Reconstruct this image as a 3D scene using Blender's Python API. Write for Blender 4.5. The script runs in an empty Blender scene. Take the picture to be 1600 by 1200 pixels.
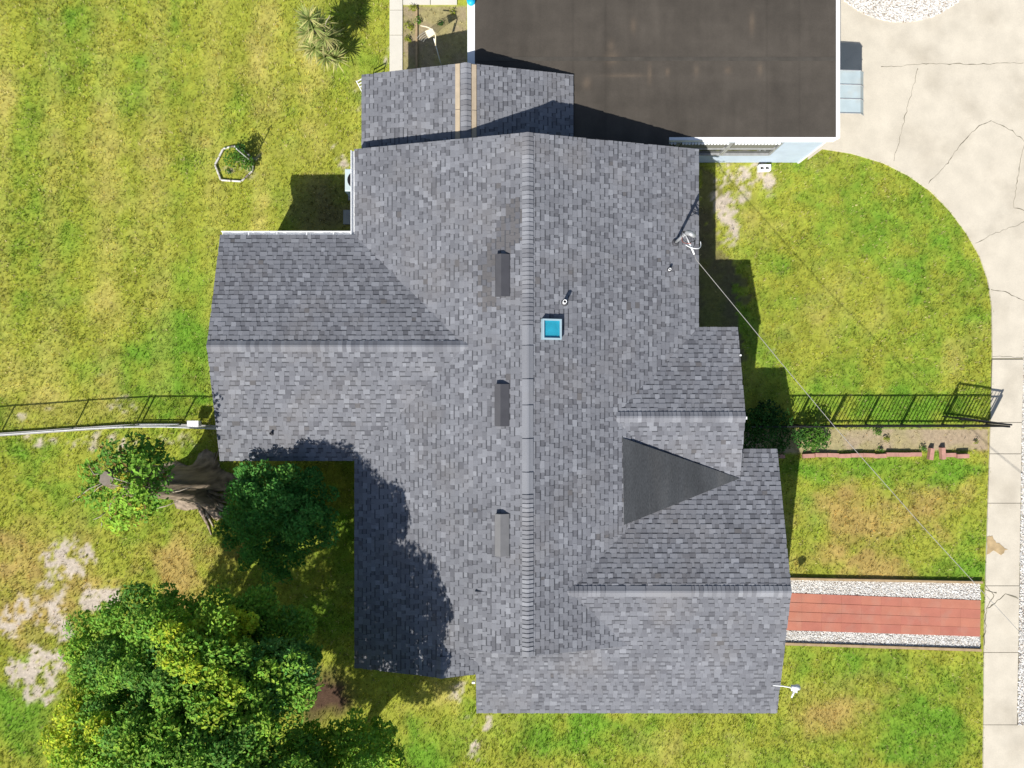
import bpy, math, random
import numpy as np
from mathutils import Vector, Matrix
random.seed(7); RNG = np.random.default_rng(11)
SC = bpy.context.scene
COL = SC.collection
# ------------------------------------------------------------------ camera, sky, sun, exposure
H, F = 23.0, 1109.0                       # drone height (m), focal length in photo pixels (1600 wide)
cam_d = bpy.data.cameras.new('camera'); cam = bpy.data.objects.new('camera', cam_d); COL.objects.link(cam)
cam.location = (0, 0, H); cam.rotation_euler = (0, 0, 0)
cam_d.sensor_width = 36; cam_d.lens = 36 * F / 1600; cam_d.clip_end = 2000
SC.camera = cam
SUN = Vector((-0.47, -0.915, 1.0)).normalized()          # towards the sun
world = bpy.data.worlds.new('World'); SC.world = world; world.use_nodes = True
wn = world.node_tree.nodes; bg = wn['Background']
sky = wn.new('ShaderNodeTexSky'); sky.sky_type = 'NISHITA'; sky.sun_disc = False
sky.sun_elevation = math.asin(SUN.z); sky.sun_rotation = math.atan2(SUN.x, SUN.y)
world.node_tree.links.new(sky.outputs[0], bg.inputs[0]); bg.inputs[1].default_value = 0.075
sun_d = bpy.data.lights.new('sun', 'SUN'); sun = bpy.data.objects.new('sun', sun_d); COL.objects.link(sun)
sun_d.energy = 4.6; sun_d.angle = math.radians(0.5); sun_d.color = (1.0, 0.955, 0.88)
sun.rotation_euler = (-SUN).to_track_quat('-Z', 'Y').to_euler(); sun.location = SUN * 60
SC.view_settings.view_transform = 'Standard'; SC.view_settings.look = 'None'
SC.view_settings.exposure = 0.5; SC.view_settings.gamma = 1.0

def W(px, py, z=0.0):                     # a photo pixel at height z -> metres
    s = (H - z) / F
    return Vector(((px - 800) * s, (600 - py) * s, z))

# ------------------------------------------------------------------ helpers
def tag(o, label=None, cat=None, group=None, kind=None):
    if label: o['label'] = label
    if cat: o['category'] = cat
    if group: o['group'] = group
    if kind: o['kind'] = kind
    return o
def link(name, data, parent=None):
    o = bpy.data.objects.new(name, data); COL.objects.link(o)
    if parent is not None: o.parent = parent
    return o
def empty(name, loc=(0, 0, 0), rz=0.0):
    o = bpy.data.objects.new(name, None); COL.objects.link(o); o.location = loc; o.rotation_euler.z = rz
    o.empty_display_size = 0.2
    return o

class MB:
    def __init__(s): s.v = []; s.f = []
    def add(s, vs, fs):
        b = len(s.v); s.v += [tuple(p) for p in vs]; s.f += [tuple(i + b for i in f) for f in fs]; return s
    def box(s, c, d, m=None):
        x, y, z = d[0] / 2, d[1] / 2, d[2] / 2
        vs = [Vector((sx * x, sy * y, sz * z)) for sz in (-1, 1) for sy in (-1, 1) for sx in (-1, 1)]
        if m is not None: vs = [m @ p for p in vs]
        vs = [p + Vector(c) for p in vs]
        return s.add(vs, [(0, 2, 3, 1), (4, 5, 7, 6), (0, 1, 5, 4), (2, 6, 7, 3), (0, 4, 6, 2), (1, 3, 7, 5)])
    def span(s, a, b):
        a = Vector(a); b = Vector(b)
        return s.box((a + b) / 2, (abs(b.x - a.x), abs(b.y - a.y), abs(b.z - a.z)))
    def tube(s, pts, r, n=8, cap=True):
        pts = [Vector(p) for p in pts]; rs = r if isinstance(r, (list, tuple)) else [r] * len(pts)
        base = len(s.v); ref = None
        for i, p in enumerate(pts):
            t = (pts[min(i + 1, len(pts) - 1)] - pts[max(i - 1, 0)]).normalized()
            if ref is None: ref = t.orthogonal().normalized()
            ref = (ref - t * ref.dot(t)).normalized(); bn = t.cross(ref)
            for k in range(n):
                a = 2 * math.pi * k / n
                s.v.append(tuple(p + (ref * math.cos(a) + bn * math.sin(a)) * rs[i]))
        for i in range(len(pts) - 1):
            for k in range(n):
                a = base + i * n + k; b = base + i * n + (k + 1) % n
                s.f.append((a, b, b + n, a + n))
        if cap:
            s.f.append(tuple(base + k for k in reversed(range(n))))
            s.f.append(tuple(base + (len(pts) - 1) * n + k for k in range(n)))
        return s
    def poly(s, pts, z0, z1):             # prism on an outline (x, y), closed
        n = len(pts); b = len(s.v)
        s.v += [(p[0], p[1], z0) for p in pts] + [(p[0], p[1], z1) for p in pts]
        s.f += [tuple(b + n + i for i in range(n)), tuple(b + i for i in reversed(range(n)))]
        for i in range(n):
            j = (i + 1) % n; s.f.append((b + i, b + j, b + n + j, b + n + i))
        return s
    def mesh(s, name, mat, smooth=False):
        me = bpy.data.meshes.new(name); me.from_pydata(s.v, [], s.f); me.materials.append(mat)
        if smooth: me.polygons.foreach_set('use_smooth', [True] * len(me.polygons))
        me.validate(); me.update(); return me
    def build(s, name, mat, parent=None, smooth=False, bevel=0.0):
        o = link(name, s.mesh(name, mat, smooth), parent)
        if bevel:
            m = o.modifiers.new('bevel', 'BEVEL'); m.width = bevel; m.segments = 2; m.limit_method = 'ANGLE'
        return o

def np_mesh(name, verts, faces, mat, cols=None, parent=None, attr='col', smooth=False):
    """verts (n,3), faces (m,k); cols (n,3) per vertex"""
    me = bpy.data.meshes.new(name); n, (m, k) = len(verts), faces.shape
    me.vertices.add(n); me.vertices.foreach_set('co', verts.astype(np.float32).ravel())
    me.loops.add(m * k); me.loops.foreach_set('vertex_index', faces.astype(np.int32).ravel())
    me.polygons.add(m); me.polygons.foreach_set('loop_start', np.arange(0, m * k, k, dtype=np.int32))
    try: me.polygons.foreach_set('loop_total', np.full(m, k, dtype=np.int32))
    except Exception: pass
    me.materials.append(mat); me.update(calc_edges=True)
    if not smooth: me.shade_flat()
    if cols is not None:
        a = me.attributes.new(attr, 'FLOAT_COLOR', 'POINT')
        c = np.ones((n, 4), np.float32); c[:, :3] = cols; a.data.foreach_set('color', c.ravel())
    return link(name, me, parent)

def vnoise(x, y, seed):
    xi = np.floor(x).astype(np.int64); yi = np.floor(y).astype(np.int64); fx = x - xi; fy = y - yi
    fx = fx * fx * (3 - 2 * fx); fy = fy * fy * (3 - 2 * fy)
    def h(a, b):
        v = np.sin(a * 127.1 + b * 311.7 + seed * 74.7) * 43758.5453
        return v - np.floor(v)
    return (h(xi, yi) * (1 - fx) + h(xi + 1, yi) * fx) * (1 - fy) + (h(xi, yi + 1) * (1 - fx) + h(xi + 1, yi + 1) * fx) * fy
def fbm(x, y, size, octv=4, seed=1):
    x = np.asarray(x, float) / size; y = np.asarray(y, float) / size; t = 0; a = 1; s = 0
    for i in range(octv):
        c, sn = math.cos(i * 1.1), math.sin(i * 1.1)
        t = t + a * vnoise((x * c - y * sn) * 2 ** i + 17.3 * i, (x * sn + y * c) * 2 ** i, seed + i); s += a; a *= 0.55
    return t / s

# ------------------------------------------------------------------ materials
MATS = {}
def mat(name, color=(0.5, 0.5, 0.5), rough=0.8, var=0.12, scale=6.0, bump=0.0, bscale=None, metal=0.0, attr=None, spec=0.3,
        stain=None, stain_scale=1.0, stain_amt=0.5, stretch=(1, 1, 1), translucent=0.0, fine=0.0, coords='world'):
    m = bpy.data.materials.new(name); m.use_nodes = True; nt = m.node_tree; N = nt.nodes; L = nt.links
    p = N['Principled BSDF']; p.inputs['Roughness'].default_value = rough; p.inputs['Metallic'].default_value = metal
    p.inputs['Specular IOR Level'].default_value = spec
    geo = N.new('ShaderNodeNewGeometry'); mp = N.new('ShaderNodeMapping'); mp.inputs['Scale'].default_value = stretch
    L.new(geo.outputs['Position'], mp.inputs['Vector'])
    def noise(sc, det=5):
        n = N.new('ShaderNodeTexNoise'); n.inputs['Scale'].default_value = sc; n.inputs['Detail'].default_value = det
        L.new(mp.outputs[0], n.inputs['Vector']); return n
    if attr:
        a = N.new('ShaderNodeAttribute'); a.attribute_name = attr; src = a.outputs['Color']
    else:
        c = N.new('ShaderNodeRGB'); c.outputs[0].default_value = (*color, 1); src = c.outputs[0]
    if stain:
        n = noise(stain_scale, 6); r = N.new('ShaderNodeMapRange'); r.inputs[1].default_value = 0.5; r.inputs[2].default_value = 0.72
        r.inputs[3].default_value = 0; r.inputs[4].default_value = stain_amt; L.new(n.outputs[0], r.inputs[0])
        mx = N.new('ShaderNodeMix'); mx.data_type = 'RGBA'; L.new(r.outputs[0], mx.inputs[0]); L.new(src, mx.inputs[6])
        mx.inputs[7].default_value = (*stain, 1); src = mx.outputs[2]
    def vary(src, sc, amt):
        n = noise(sc); r = N.new('ShaderNodeMapRange'); r.inputs[1].default_value = 0.28; r.inputs[2].default_value = 0.72
        r.inputs[3].default_value = 1 - amt; r.inputs[4].default_value = 1 + amt; L.new(n.outputs[0], r.inputs[0])
        mx = N.new('ShaderNodeVectorMath'); mx.operation = 'SCALE'; L.new(src, mx.inputs[0]); L.new(r.outputs[0], mx.inputs['Scale'])
        return mx.outputs[0]
    if var: src = vary(src, scale, var)
    if fine: src = vary(src, 55.0, fine)
    L.new(src, p.inputs['Base Color'])
    if bump:
        n = noise(bscale or scale * 3, 6); b = N.new('ShaderNodeBump'); b.inputs['Strength'].default_value = bump
        b.inputs['Distance'].default_value = 0.02; L.new(n.outputs[0], b.inputs['Height']); L.new(b.outputs[0], p.inputs['Normal'])
    if translucent:
        t = N.new('ShaderNodeBsdfTranslucent'); L.new(src, t.inputs['Color']); ms = N.new('ShaderNodeMixShader')
        ms.inputs[0].default_value = translucent; L.new(p.outputs[0], ms.inputs[1]); L.new(t.outputs[0], ms.inputs[2])
        L.new(ms.outputs[0], N['Material Output'].inputs['Surface'])
    MATS[name] = m; return m

M_SHINGLE = mat('asphalt_shingle', attr='col', rough=0.92, var=0.10, scale=0.55, fine=0.12, spec=0.2, stain=(0.185, 0.172, 0.165), stain_scale=0.7, stain_amt=0.32)
M_DECK = mat('roof_edge', (0.115, 0.12, 0.13), 0.9, fine=0.1)
M_WHITE = mat('white_paint', (0.78, 0.79, 0.80), 0.5, 0.05, 3)
M_PEEL = mat('peeling_white_paint', (0.62, 0.60, 0.56), 0.8, 0.2, 8, stain=(0.28, 0.25, 0.2), stain_scale=7, stain_amt=0.9)
M_STUCCO = mat('stucco', (0.55, 0.56, 0.55), 0.9, 0.06, 3, bump=0.3, bscale=40)
M_BLUEWALL = mat('pale_blue_siding', (0.44, 0.52, 0.62), 0.75, 0.05, 3, stain=(0.36, 0.40, 0.45), stain_scale=2, stain_amt=0.3)
M_MEMBRANE = mat('dark_roof_membrane', (0.066, 0.059, 0.050), 0.85, 0.14, 1.2, stain=(0.12, 0.092, 0.066), stain_scale=1.3, stain_amt=0.6, stretch=(1.0, 0.35, 1), fine=0.10, spec=0.25)
M_FLAT = mat('weathered_membrane', attr='col', rough=0.85, var=0.10, scale=2.5, fine=0.14, spec=0.25)
M_CRICKET2 = mat('membrane_lap', (0.066, 0.059, 0.050), 0.85, 0.2, 3.0, fine=0.14, spec=0.25)
M_CRICKET = mat('rolled_roofing', (0.052, 0.056, 0.061), 0.9, 0.22, 1.8, stretch=(1.0, 0.25, 1), fine=0.30, spec=0.2, stain=(0.085, 0.085, 0.085), stain_scale=1.4, stain_amt=0.5)
M_VENT = mat('dark_vent_metal', (0.062, 0.062, 0.070), 0.55, 0.1, 4, spec=0.4)
M_VENT2 = mat('dusty_vent_metal', (0.15, 0.15, 0.155), 0.6, 0.1, 4, spec=0.4)
M_DARK = mat('dark_opening', (0.012, 0.012, 0.014), 0.6, 0)
M_BLACK = mat('black_metal', (0.018, 0.018, 0.02), 0.45, 0.1, 8)
M_GALV = mat('galvanised_steel', (0.42, 0.43, 0.44), 0.5, 0.15, 9, metal=0.4)
M_CONC = mat('concrete', (0.56, 0.51, 0.42), 0.9, 0.08, 1.7, bump=0.15, bscale=60, stain=(0.41, 0.365, 0.29), stain_scale=0.7, stain_amt=0.6, fine=0.09)
M_CONC2 = mat('pale_concrete', (0.60, 0.57, 0.50), 0.9, 0.07, 1.5, bump=0.12, bscale=60, stain=(0.48, 0.45, 0.38), stain_scale=1.5, stain_amt=0.4, fine=0.05)
M_CONC3 = mat('grey_concrete', (0.34, 0.33, 0.31), 0.9, 0.15, 4, fine=0.1)
M_CRACK = mat('crack_dirt', (0.17, 0.155, 0.115), 1.0, 0.4, 8)
M_MOSS = mat('damp_stain', (0.42, 0.31, 0.17), 1.0, 0.25, 5, fine=0.1)
M_PAVER = mat('red_paver', attr='col', rough=0.9, var=0.08, scale=2.5, fine=0.06, stain=(0.36, 0.22, 0.17), stain_scale=2.2, stain_amt=0.35)
M_SCALLOP = mat('pink_brick', (0.42, 0.225, 0.18), 0.9, 0.15, 7, fine=0.12)
M_GRAVEL = mat('white_gravel', attr='col', rough=0.9, var=0.0)
M_GBASE = mat('gravel_bed', (0.55, 0.51, 0.46), 1.0, 0.2, 12)
M_TIMBER = mat('treated_timber', (0.36, 0.26, 0.15), 0.85, 0.2, 5, fine=0.12)
M_GROUND = mat('lawn_soil', attr='col', rough=1.0, var=0.18, scale=9, fine=0.30, bump=0.5, bscale=30, spec=0.1)
M_GRASS = mat('grass_blades', attr='col', rough=0.75, var=0.0, translucent=0.25, spec=0.15)
M_LEAF = mat('leaves', attr='col', rough=0.6, var=0.0, translucent=0.35, spec=0.12)
M_BARK = mat('bark', (0.125, 0.105, 0.09), 0.95, 0.35, 5, bump=0.8, bscale=14, stretch=(1, 1, 0.25))
M_BARK2 = mat('pale_bark', (0.24, 0.19, 0.145), 0.95, 0.5, 7, bump=1.0, bscale=16, stretch=(1, 1, 0.10), stain=(0.10, 0.075, 0.055), stain_scale=5, stain_amt=0.8)
M_CUT = mat('weathered_cut_wood', (0.20, 0.17, 0.14), 0.95, 0.25, 8)
M_TWIG = mat('pale_twig', (0.36, 0.31, 0.25), 0.9, 0.2, 9)
M_AC = mat('pale_blue_enamel', (0.48, 0.58, 0.60), 0.45, 0.05, 4)
M_CREAM = mat('cream_plastic', (0.70, 0.62, 0.46), 0.6, 0.06, 6)
M_BLIND = mat('grey_blind', (0.17, 0.17, 0.145), 0.7, 0.2, 4, stretch=(.2, 1, 8))
M_CYAN = mat('cyan_plastic', (0.02, 0.42, 0.72), 0.4, 0.05, 5)
M_TAN = mat('tan_boards', (0.43, 0.35, 0.25), 0.9, 0.10, 5, fine=0.08)
M_TEAL = mat('teal_skylight_well', (0.045, 0.42, 0.54), 0.5, 0.2, 2)
M_SKYFRAME = mat('skylight_frame', (0.36, 0.48, 0.54), 0.4, 0.05, 5)
M_PANEL = mat('pale_awning_sheet', (0.42, 0.50, 0.52), 0.3, 0.10, 2.5, stain=(0.40, 0.34, 0.24), stain_scale=2.0, stain_amt=0.35)
M_CABLE = mat('cable_sheath', (0.30, 0.29, 0.275), 0.6, 0.1, 5)
M_COPPER = mat('red_wire', (0.35, 0.08, 0.05), 0.5, 0)

def glass_mat(name, tint, a):
    m = bpy.data.materials.new(name); m.use_nodes = True; N = m.node_tree.nodes; L = m.node_tree.links
    for n in list(N):
        if n.type != 'OUTPUT_MATERIAL': N.remove(n)
    t = N.new('ShaderNodeBsdfTransparent'); t.inputs[0].default_value = (*tint, 1)
    g = N.new('ShaderNodeBsdfGlossy'); g.inputs['Roughness'].default_value = 0.03
    mx = N.new('ShaderNodeMixShader'); mx.inputs[0].default_value = a; L.new(t.outputs[0], mx.inputs[1]); L.new(g.outputs[0], mx.inputs[2])
    L.new(mx.outputs[0], [n for n in N if n.type == 'OUTPUT_MATERIAL'][0].inputs['Surface']); return m
M_GLASS = glass_mat('clear_glass', (0.86, 0.95, 0.97), 0.07)
M_PANE = mat('dark_window_glass', (0.06, 0.062, 0.055), 0.12, 0.3, 3, spec=0.5)

# ------------------------------------------------------------------ ground: lawn, soil, sand
DRIVE_CURVE = [(1262, 250), (1285, 233), (1330, 240), (1380, 255), (1420, 275), (1455, 300), (1485, 331), (1510, 365), (1530, 400), (1543, 437), (1549, 478),
               (1550, 560), (1546, 700), (1541, 850), (1537, 1000), (1535, 1290)]
RIGHT_EDGE = [(1599, 470), (1598, 560), (1595, 700), (1592, 900), (1588, 1134)]
DRIVE_PX = [(1262, -90)] + DRIVE_CURVE + [(1760, 1290), (1760, 1137), (1588, 1134), (1592, 900), (1595, 700), (1598, 560), (1600, 470), (1760, 440), (1760, -90)]
WALK_PX = [(608, -60), (629, -60), (629, 140), (608, 140)]
def inside(x, y, poly):
    x = np.asarray(x, float); y = np.asarray(y, float); r = np.zeros(x.shape, bool); n = len(poly)
    for i in range(n):
        x1, y1 = poly[i]; x2, y2 = poly[(i + 1) % n]
        if y1 == y2: continue
        c = ((y1 > y) != (y2 > y)) & (x < (x2 - x1) * (y - y1) / (y2 - y1) + x1); r ^= c
    return r
# (px, py, rx, ry, strength) in photo pixels at ground level
SAND = [(108, 862, 36, 24, 1.25), (98, 905, 26, 20, 1.05), (160, 930, 28, 22, 1.15), (135, 885, 18, 12, .6), (35, 955, 30, 24, 1.05), (8, 985, 24, 32, 1.1), (50, 1040, 46, 28, 1.2),
        (62, 1085, 32, 22, .8), (20, 1030, 20, 16, .5), (75, 960, 64, 38, .72), (105, 985, 24, 14, .8), (60, 925, 26, 12, .6),
        (170, 695, 50, 14, .6), (80, 690, 60, 10, .5), (190, 640, 30, 12, .62), (70, 655, 60, 14, .42), (285, 690, 40, 20, .5), (185, 705, 12, 9, .8),
        (1140, 300, 30, 38, 1.25), (1158, 270, 44, 16, 1.1), (1140, 355, 26, 28, 1.15), (1190, 285, 18, 20, 1.1), (1265, 245, 18, 14, .85), (1195, 330, 12, 30, .4), (1425, 268, 16, 7, .55), (1210, 560, 22, 18, .45),
        (745, 1170, 14, 22, .8), (700, 1088, 22, 16, .55), (720, 1070, 30, 14, .45), (760, 1125, 9, 11, .7), (725, 1130, 16, 10, .4),
        (536, 250, 16, 18, .7), (500, 245, 26, 14, .35), (521, 98, 20, 14, .45), (603, 95, 8, 40, .45), (640, 25, 3, 3, .3), (545, 150, 14, 22, .6), (590, 150, 14, 60, .3),
        (320, 775, 50, 22, .6), (345, 700, 22, 40, .35), (285, 772, 30, 10, .6), (160, 588, 12, 8, .7), (368, 262, 30, 22, .55)]
DRY = [(1350, 800, 95, 46, 1.0), (1310, 770, 60, 30, .7), (1420, 790, 60, 40, .7), (1365, 890, 70, 26, .8), (1480, 800, 40, 40, .4), (290, 890, 36, 70, .9), (340, 850, 60, 50, .5), (310, 800, 60, 30, .8), (230, 850, 70, 40, .4),
       (70, 910, 110, 90, .8), (60, 500, 110, 120, .45), (180, 280, 220, 190, .5), (440, 110, 70, 80, .6), (510, 110, 60, 60, .8), (420, 330, 120, 90, .55), (40, 260, 60, 200, .5), (240, 450, 160, 100, .35), (500, 220, 80, 50, .5),
       (1180, 330, 60, 70, .6), (1300, 250, 60, 30, .7), (1350, 460, 80, 60, .35), (1280, 420, 40, 60, .45), (1500, 545, 40, 50, .5), (1270, 520, 50, 60, .3), (1340, 1110, 110, 50, .5), (1010, 1150, 60, 30, .5), (1500, 690, 50, 20, .7),
       (660, 1100, 50, 40, .6), (200, 820, 60, 30, .4), (130, 640, 140, 30, .6), (60, 1110, 60, 40, .3), (1070, 1180, 130, 30, .4), (780, 1150, 40, 40, .5), (280, 150, 60, 90, .45)]
LUSH = [(280, 560, 120, 50, .9), (250, 610, 90, 26, .9), (210, 820, 50, 40, .6), (215, 140, 60, 60, .7), (110, 60, 60, 70, .5), (290, 520, 60, 40, .6), (1420, 640, 110, 30, .8), (1400, 380, 90, 70, .55), (1330, 300, 40, 40, .4), (1500, 470, 40, 90, .5),
        (1340, 730, 110, 30, .7), (1500, 735, 50, 24, .9), (1260, 830, 30, 50, .7), (1480, 900, 60, 40, .6), (1350, 1060, 130, 50, .6), (1420, 1150, 90, 50, .9), (900, 1150, 140, 40, .8), (830, 1130, 60, 40, .6), (700, 1130, 60, 30, .5), (680, 1170, 60, 30, .6),
        (110, 800, 60, 50, .6), (170, 860, 30, 30, .4), (40, 1130, 60, 50, .6), (170, 1080, 60, 50, .5), (30, 720, 40, 40, .4), (60, 1000, 30, 24, .6), (600, 20, 30, 30, .2), (1200, 320, 20, 30, .4), (120, 560, 100, 30, .4), (1110, 600, 200, 90, .6), (480, 900, 120, 120, .5)]
SOILBED = [(632, -20, 96, 150), ]
BED_PX = [(1165, 672), (1546, 671), (1544, 703), (1165, 708)]
NBED_PX = [(630, 8), (729, 8), (729, 130), (630, 130)]
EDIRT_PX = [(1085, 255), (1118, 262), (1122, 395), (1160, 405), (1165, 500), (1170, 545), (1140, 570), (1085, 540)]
def blobs(px, py, lst, seed, warp=22):
    wx = px + (fbm(px, py, 40, 4, seed) - 0.5) * 2 * warp; wy = py + (fbm(px, py, 40, 4, seed + 9) - 0.5) * 2 * warp
    r = np.zeros(px.shape)
    for cx, cy, rx, ry, s in lst:
        d = np.sqrt(((wx - cx) / rx) ** 2 + ((wy - cy) / ry) ** 2)
        r = np.maximum(r, s * np.clip((1.35 - d) / 0.7, 0, 1))
    return r
C_OLIVE = np.array([0.345, 0.375, 0.052]); C_DRY = np.array([0.49, 0.430, 0.115]); C_LUSH = np.array([0.170, 0.325, 0.032])
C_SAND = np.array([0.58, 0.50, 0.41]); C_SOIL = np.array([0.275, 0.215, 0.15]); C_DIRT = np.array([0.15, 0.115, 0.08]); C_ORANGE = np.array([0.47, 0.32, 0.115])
def lawn(x, y):
    """colour and grass density at ground points"""
    x = np.asarray(x, float); y = np.asarray(y, float); s = F / H
    px = 800 + x * s; py = 600 - y * s
    n1 = fbm(x, y, 2.6, 4, 3); n2 = fbm(x, y, 0.55, 3, 21); n3 = fbm(x * 1.0, y * 0.35, 0.9, 3, 31)
    sand = blobs(px, py, SAND, 5, 26); dry = blobs(px, py, DRY, 6, 34); lush = blobs(px, py, LUSH, 7, 34)
    n4 = .5 * fbm(x, y, 0.34, 3, 77) + .5 * fbm(x, y, 0.13, 3, 79); sand = np.clip((sand * (5.0 * n4 - 1.65) - 0.48) / 0.45, 0, 1)
    east = np.where((px > 640) & ((px > 1100) | (py > 1050)), 0.12, 0.0); wl = np.clip(east + lush * 0.9 + (n1 - 0.54) * 1.7 + (n2 - 0.5) * 1.5, 0, 1) * (1 - np.clip(dry - 0.25, 0, 1) * 0.8)
    n6 = fbm(x, y, 1.1, 3, 88); wd = np.clip(dry * 0.95 + np.clip(n6 - .60, 0, 1) * 2.6 + (0.40 - n1) * 2.2 + (n2 - 0.52) * 1.3, 0, 1) * (1 - np.clip(lush, 0, 1) * 0.7)
    stripe = np.where((px < 560) & (py < 620), 0.5 + 0.5 * np.sin(px / 13.0 + fbm(x, y * .4, 3, 2, 4) * 3) * (.4 + fbm(x, y, 2.2, 2, 15)), 0.3)
    wd = np.clip(wd + (stripe - 0.4) * 0.60, 0, 1)
    c = C_OLIVE[None] * np.ones(px.shape + (1,))
    c = c * (1 - wl[..., None]) + C_LUSH * wl[..., None]
    tgt = C_DRY * np.ones_like(c); org = ((px > 1240) & (py > 680)) | ((px < 420) & (py > 740))
    tgt[org] = C_ORANGE
    c = c * (1 - 0.85 * wd[..., None]) + tgt * 0.85 * wd[..., None]
    den = 1.0 - 0.35 * wd
    c = c * (0.62 + 0.76 * (.5 * fbm(x, y, .5, 3, 101) + .5 * fbm(x, y, .16, 2, 103)))[..., None]
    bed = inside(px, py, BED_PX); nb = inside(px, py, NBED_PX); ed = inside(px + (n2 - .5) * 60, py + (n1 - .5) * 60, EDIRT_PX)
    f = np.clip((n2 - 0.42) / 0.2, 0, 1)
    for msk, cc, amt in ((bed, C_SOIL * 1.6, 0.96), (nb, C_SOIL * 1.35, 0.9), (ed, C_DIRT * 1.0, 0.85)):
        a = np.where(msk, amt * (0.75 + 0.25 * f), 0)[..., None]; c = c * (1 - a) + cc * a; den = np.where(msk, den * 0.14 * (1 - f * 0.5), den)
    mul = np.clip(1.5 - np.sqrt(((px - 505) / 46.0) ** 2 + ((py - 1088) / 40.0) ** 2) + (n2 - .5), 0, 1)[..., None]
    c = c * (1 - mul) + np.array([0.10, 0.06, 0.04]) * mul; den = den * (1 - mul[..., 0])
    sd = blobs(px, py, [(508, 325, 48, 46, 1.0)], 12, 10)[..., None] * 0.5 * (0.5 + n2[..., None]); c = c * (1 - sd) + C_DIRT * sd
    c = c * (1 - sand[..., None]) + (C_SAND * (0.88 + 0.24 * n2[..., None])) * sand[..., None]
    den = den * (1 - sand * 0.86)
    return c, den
gx = np.concatenate([[-900, -300, -100, -45, -25], np.arange(-19, 19.01, 0.1), [25, 45, 100, 300, 900]])
gy = np.concatenate([[-900, -300, -100, -45, -22], np.arange(-15, 15.01, 0.1), [22, 45, 100, 300, 900]])
GX, GY = np.meshgrid(gx, gy); gc, gd = lawn(GX, GY)
gz = (fbm(GX, GY, 1.5, 3, 40) - 0.5) * 0.03; gz[(abs(GX) > 18) | (abs(GY) > 14)] = 0
nx, ny = len(gx), len(gy); ii = np.arange(nx * ny).reshape(ny, nx)
gf = np.stack([ii[:-1, :-1], ii[:-1, 1:], ii[1:, 1:], ii[1:, :-1]], -1).reshape(-1, 4)
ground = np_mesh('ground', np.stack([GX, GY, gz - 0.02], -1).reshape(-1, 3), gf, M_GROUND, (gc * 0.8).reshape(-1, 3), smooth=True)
tag(ground, 'green and straw coloured lawn ground with bare sandy patches', 'ground', kind='structure')

# concrete drive, footpath slabs
def W2(p): q = W(p[0], p[1]); return (q.x, q.y)
drive_top = [p for p in DRIVE_PX]
mb = MB(); mb.poly([W2(p) for p in [(1262, -90)] + DRIVE_CURVE[:12] + [(1598, 560), (1600, 470), (1760, 440), (1760, -90)]][::-1], -0.08, 0.03)
driveway = mb.build('driveway', M_CONC)
tag(driveway, 'pale cracked concrete driveway curving round the lawn', 'driveway', kind='structure')
def lerp_edge(edge, py):
    for (x0, y0), (x1, y1) in zip(edge[:-1], edge[1:]):
        if y0 <= py <= y1: return x0 + (x1 - x0) * (py - y0) / (y1 - y0)
    return edge[-1][0]
side = empty('sidewalk'); tag(side, 'long concrete footpath of slabs running down the plot edge', 'footpath', kind='structure')
LE = [(1550, 561.5), (1546, 700), (1541, 850), (1537, 1000), (1535, 1290)]; RE = [(1598, 561.5), (1595, 700), (1592, 900), (1588, 1134), (1588, 1290)]
cuts = [561.5, 660, 709, 786, 915, 1019, 1132, 1290]
for a, b in zip(cuts[:-1], cuts[1:]):
    a += 0.45; b -= 0.45; m = MB()
    r0, r1 = lerp_edge(RE, a), lerp_edge(RE, b)
    if a > 1131: r0 = r1 = 1760
    mid = (a + b) / 2
    m.poly([W2((lerp_edge(LE, a), a)), W2((lerp_edge(LE, b), b)), W2((r1, b)), W2((r0, a))], -0.08, 0.03 + random.uniform(-.004, .004))
    m.build('slab', M_CONC, side)
mb = MB(); mb.poly([W2(p) for p in [(1549.5, 561), (1535, 1290), (1588, 1290), (1598.5, 561)]], -0.1, 0.008); mb.build('joint_bed', M_CRACK, side)
def ribbon(name, pxs, w, z, material, parent, jag=1.2):
    pts = []
    for (x0, y0), (x1, y1) in zip(pxs[:-1], pxs[1:]):
        n = max(2, int(math.hypot(x1 - x0, y1 - y0) / 5))
        for i in range(n): t = i / n; pts.append((x0 + (x1 - x0) * t + random.uniform(-jag, jag), y0 + (y1 - y0) * t + random.uniform(-jag, jag)))
    pts.append(pxs[-1]); m = MB(); P = [W(*p) for p in pts]; n = len(P); vs = []; hw = 0
    for i, p in enumerate(P):
        t = (P[min(i + 1, n - 1)] - P[max(i - 1, 0)]).normalized(); nn = Vector((-t.y, t.x, 0)); hw = w * random.choice((.35, .5, .6, .8, 1.5))
        for q in (p + nn * hw, p - nn * hw): vs.append((q.x, q.y, z)); 
        for q in (p + nn * hw, p - nn * hw): vs.append((q.x, q.y, z - 0.02))
    fs = []
    for i in range(n - 1):
        a, b = i * 4, i * 4 + 4; fs += [(a, a + 1, b + 1, b), (a, b, b + 2, a + 2), (a + 1, a + 3, b + 3, b + 1)]
    m.add(vs, fs); return m.build(name, material, parent)
for pl in [[(1376, 106), (1452, 100), (1530, 101), (1598, 99)], [(1434, 108), (1418, 165), (1405, 215), (1396, 252)], [(1450, 287), (1480, 255), (1503, 222), (1525, 200), (1548, 189)],
           [(1548, 189), (1580, 205), (1600, 222), (1590, 270), (1582, 325), (1600, 330)], [(1523, 381), (1550, 366), (1605, 346)], [(1548, 452), (1575, 458), (1605, 474)], [(1551, 557), (1605, 559)]]:
    ribbon('crack', pl, 0.0085, 0.034, M_CRACK, driveway)
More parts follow.
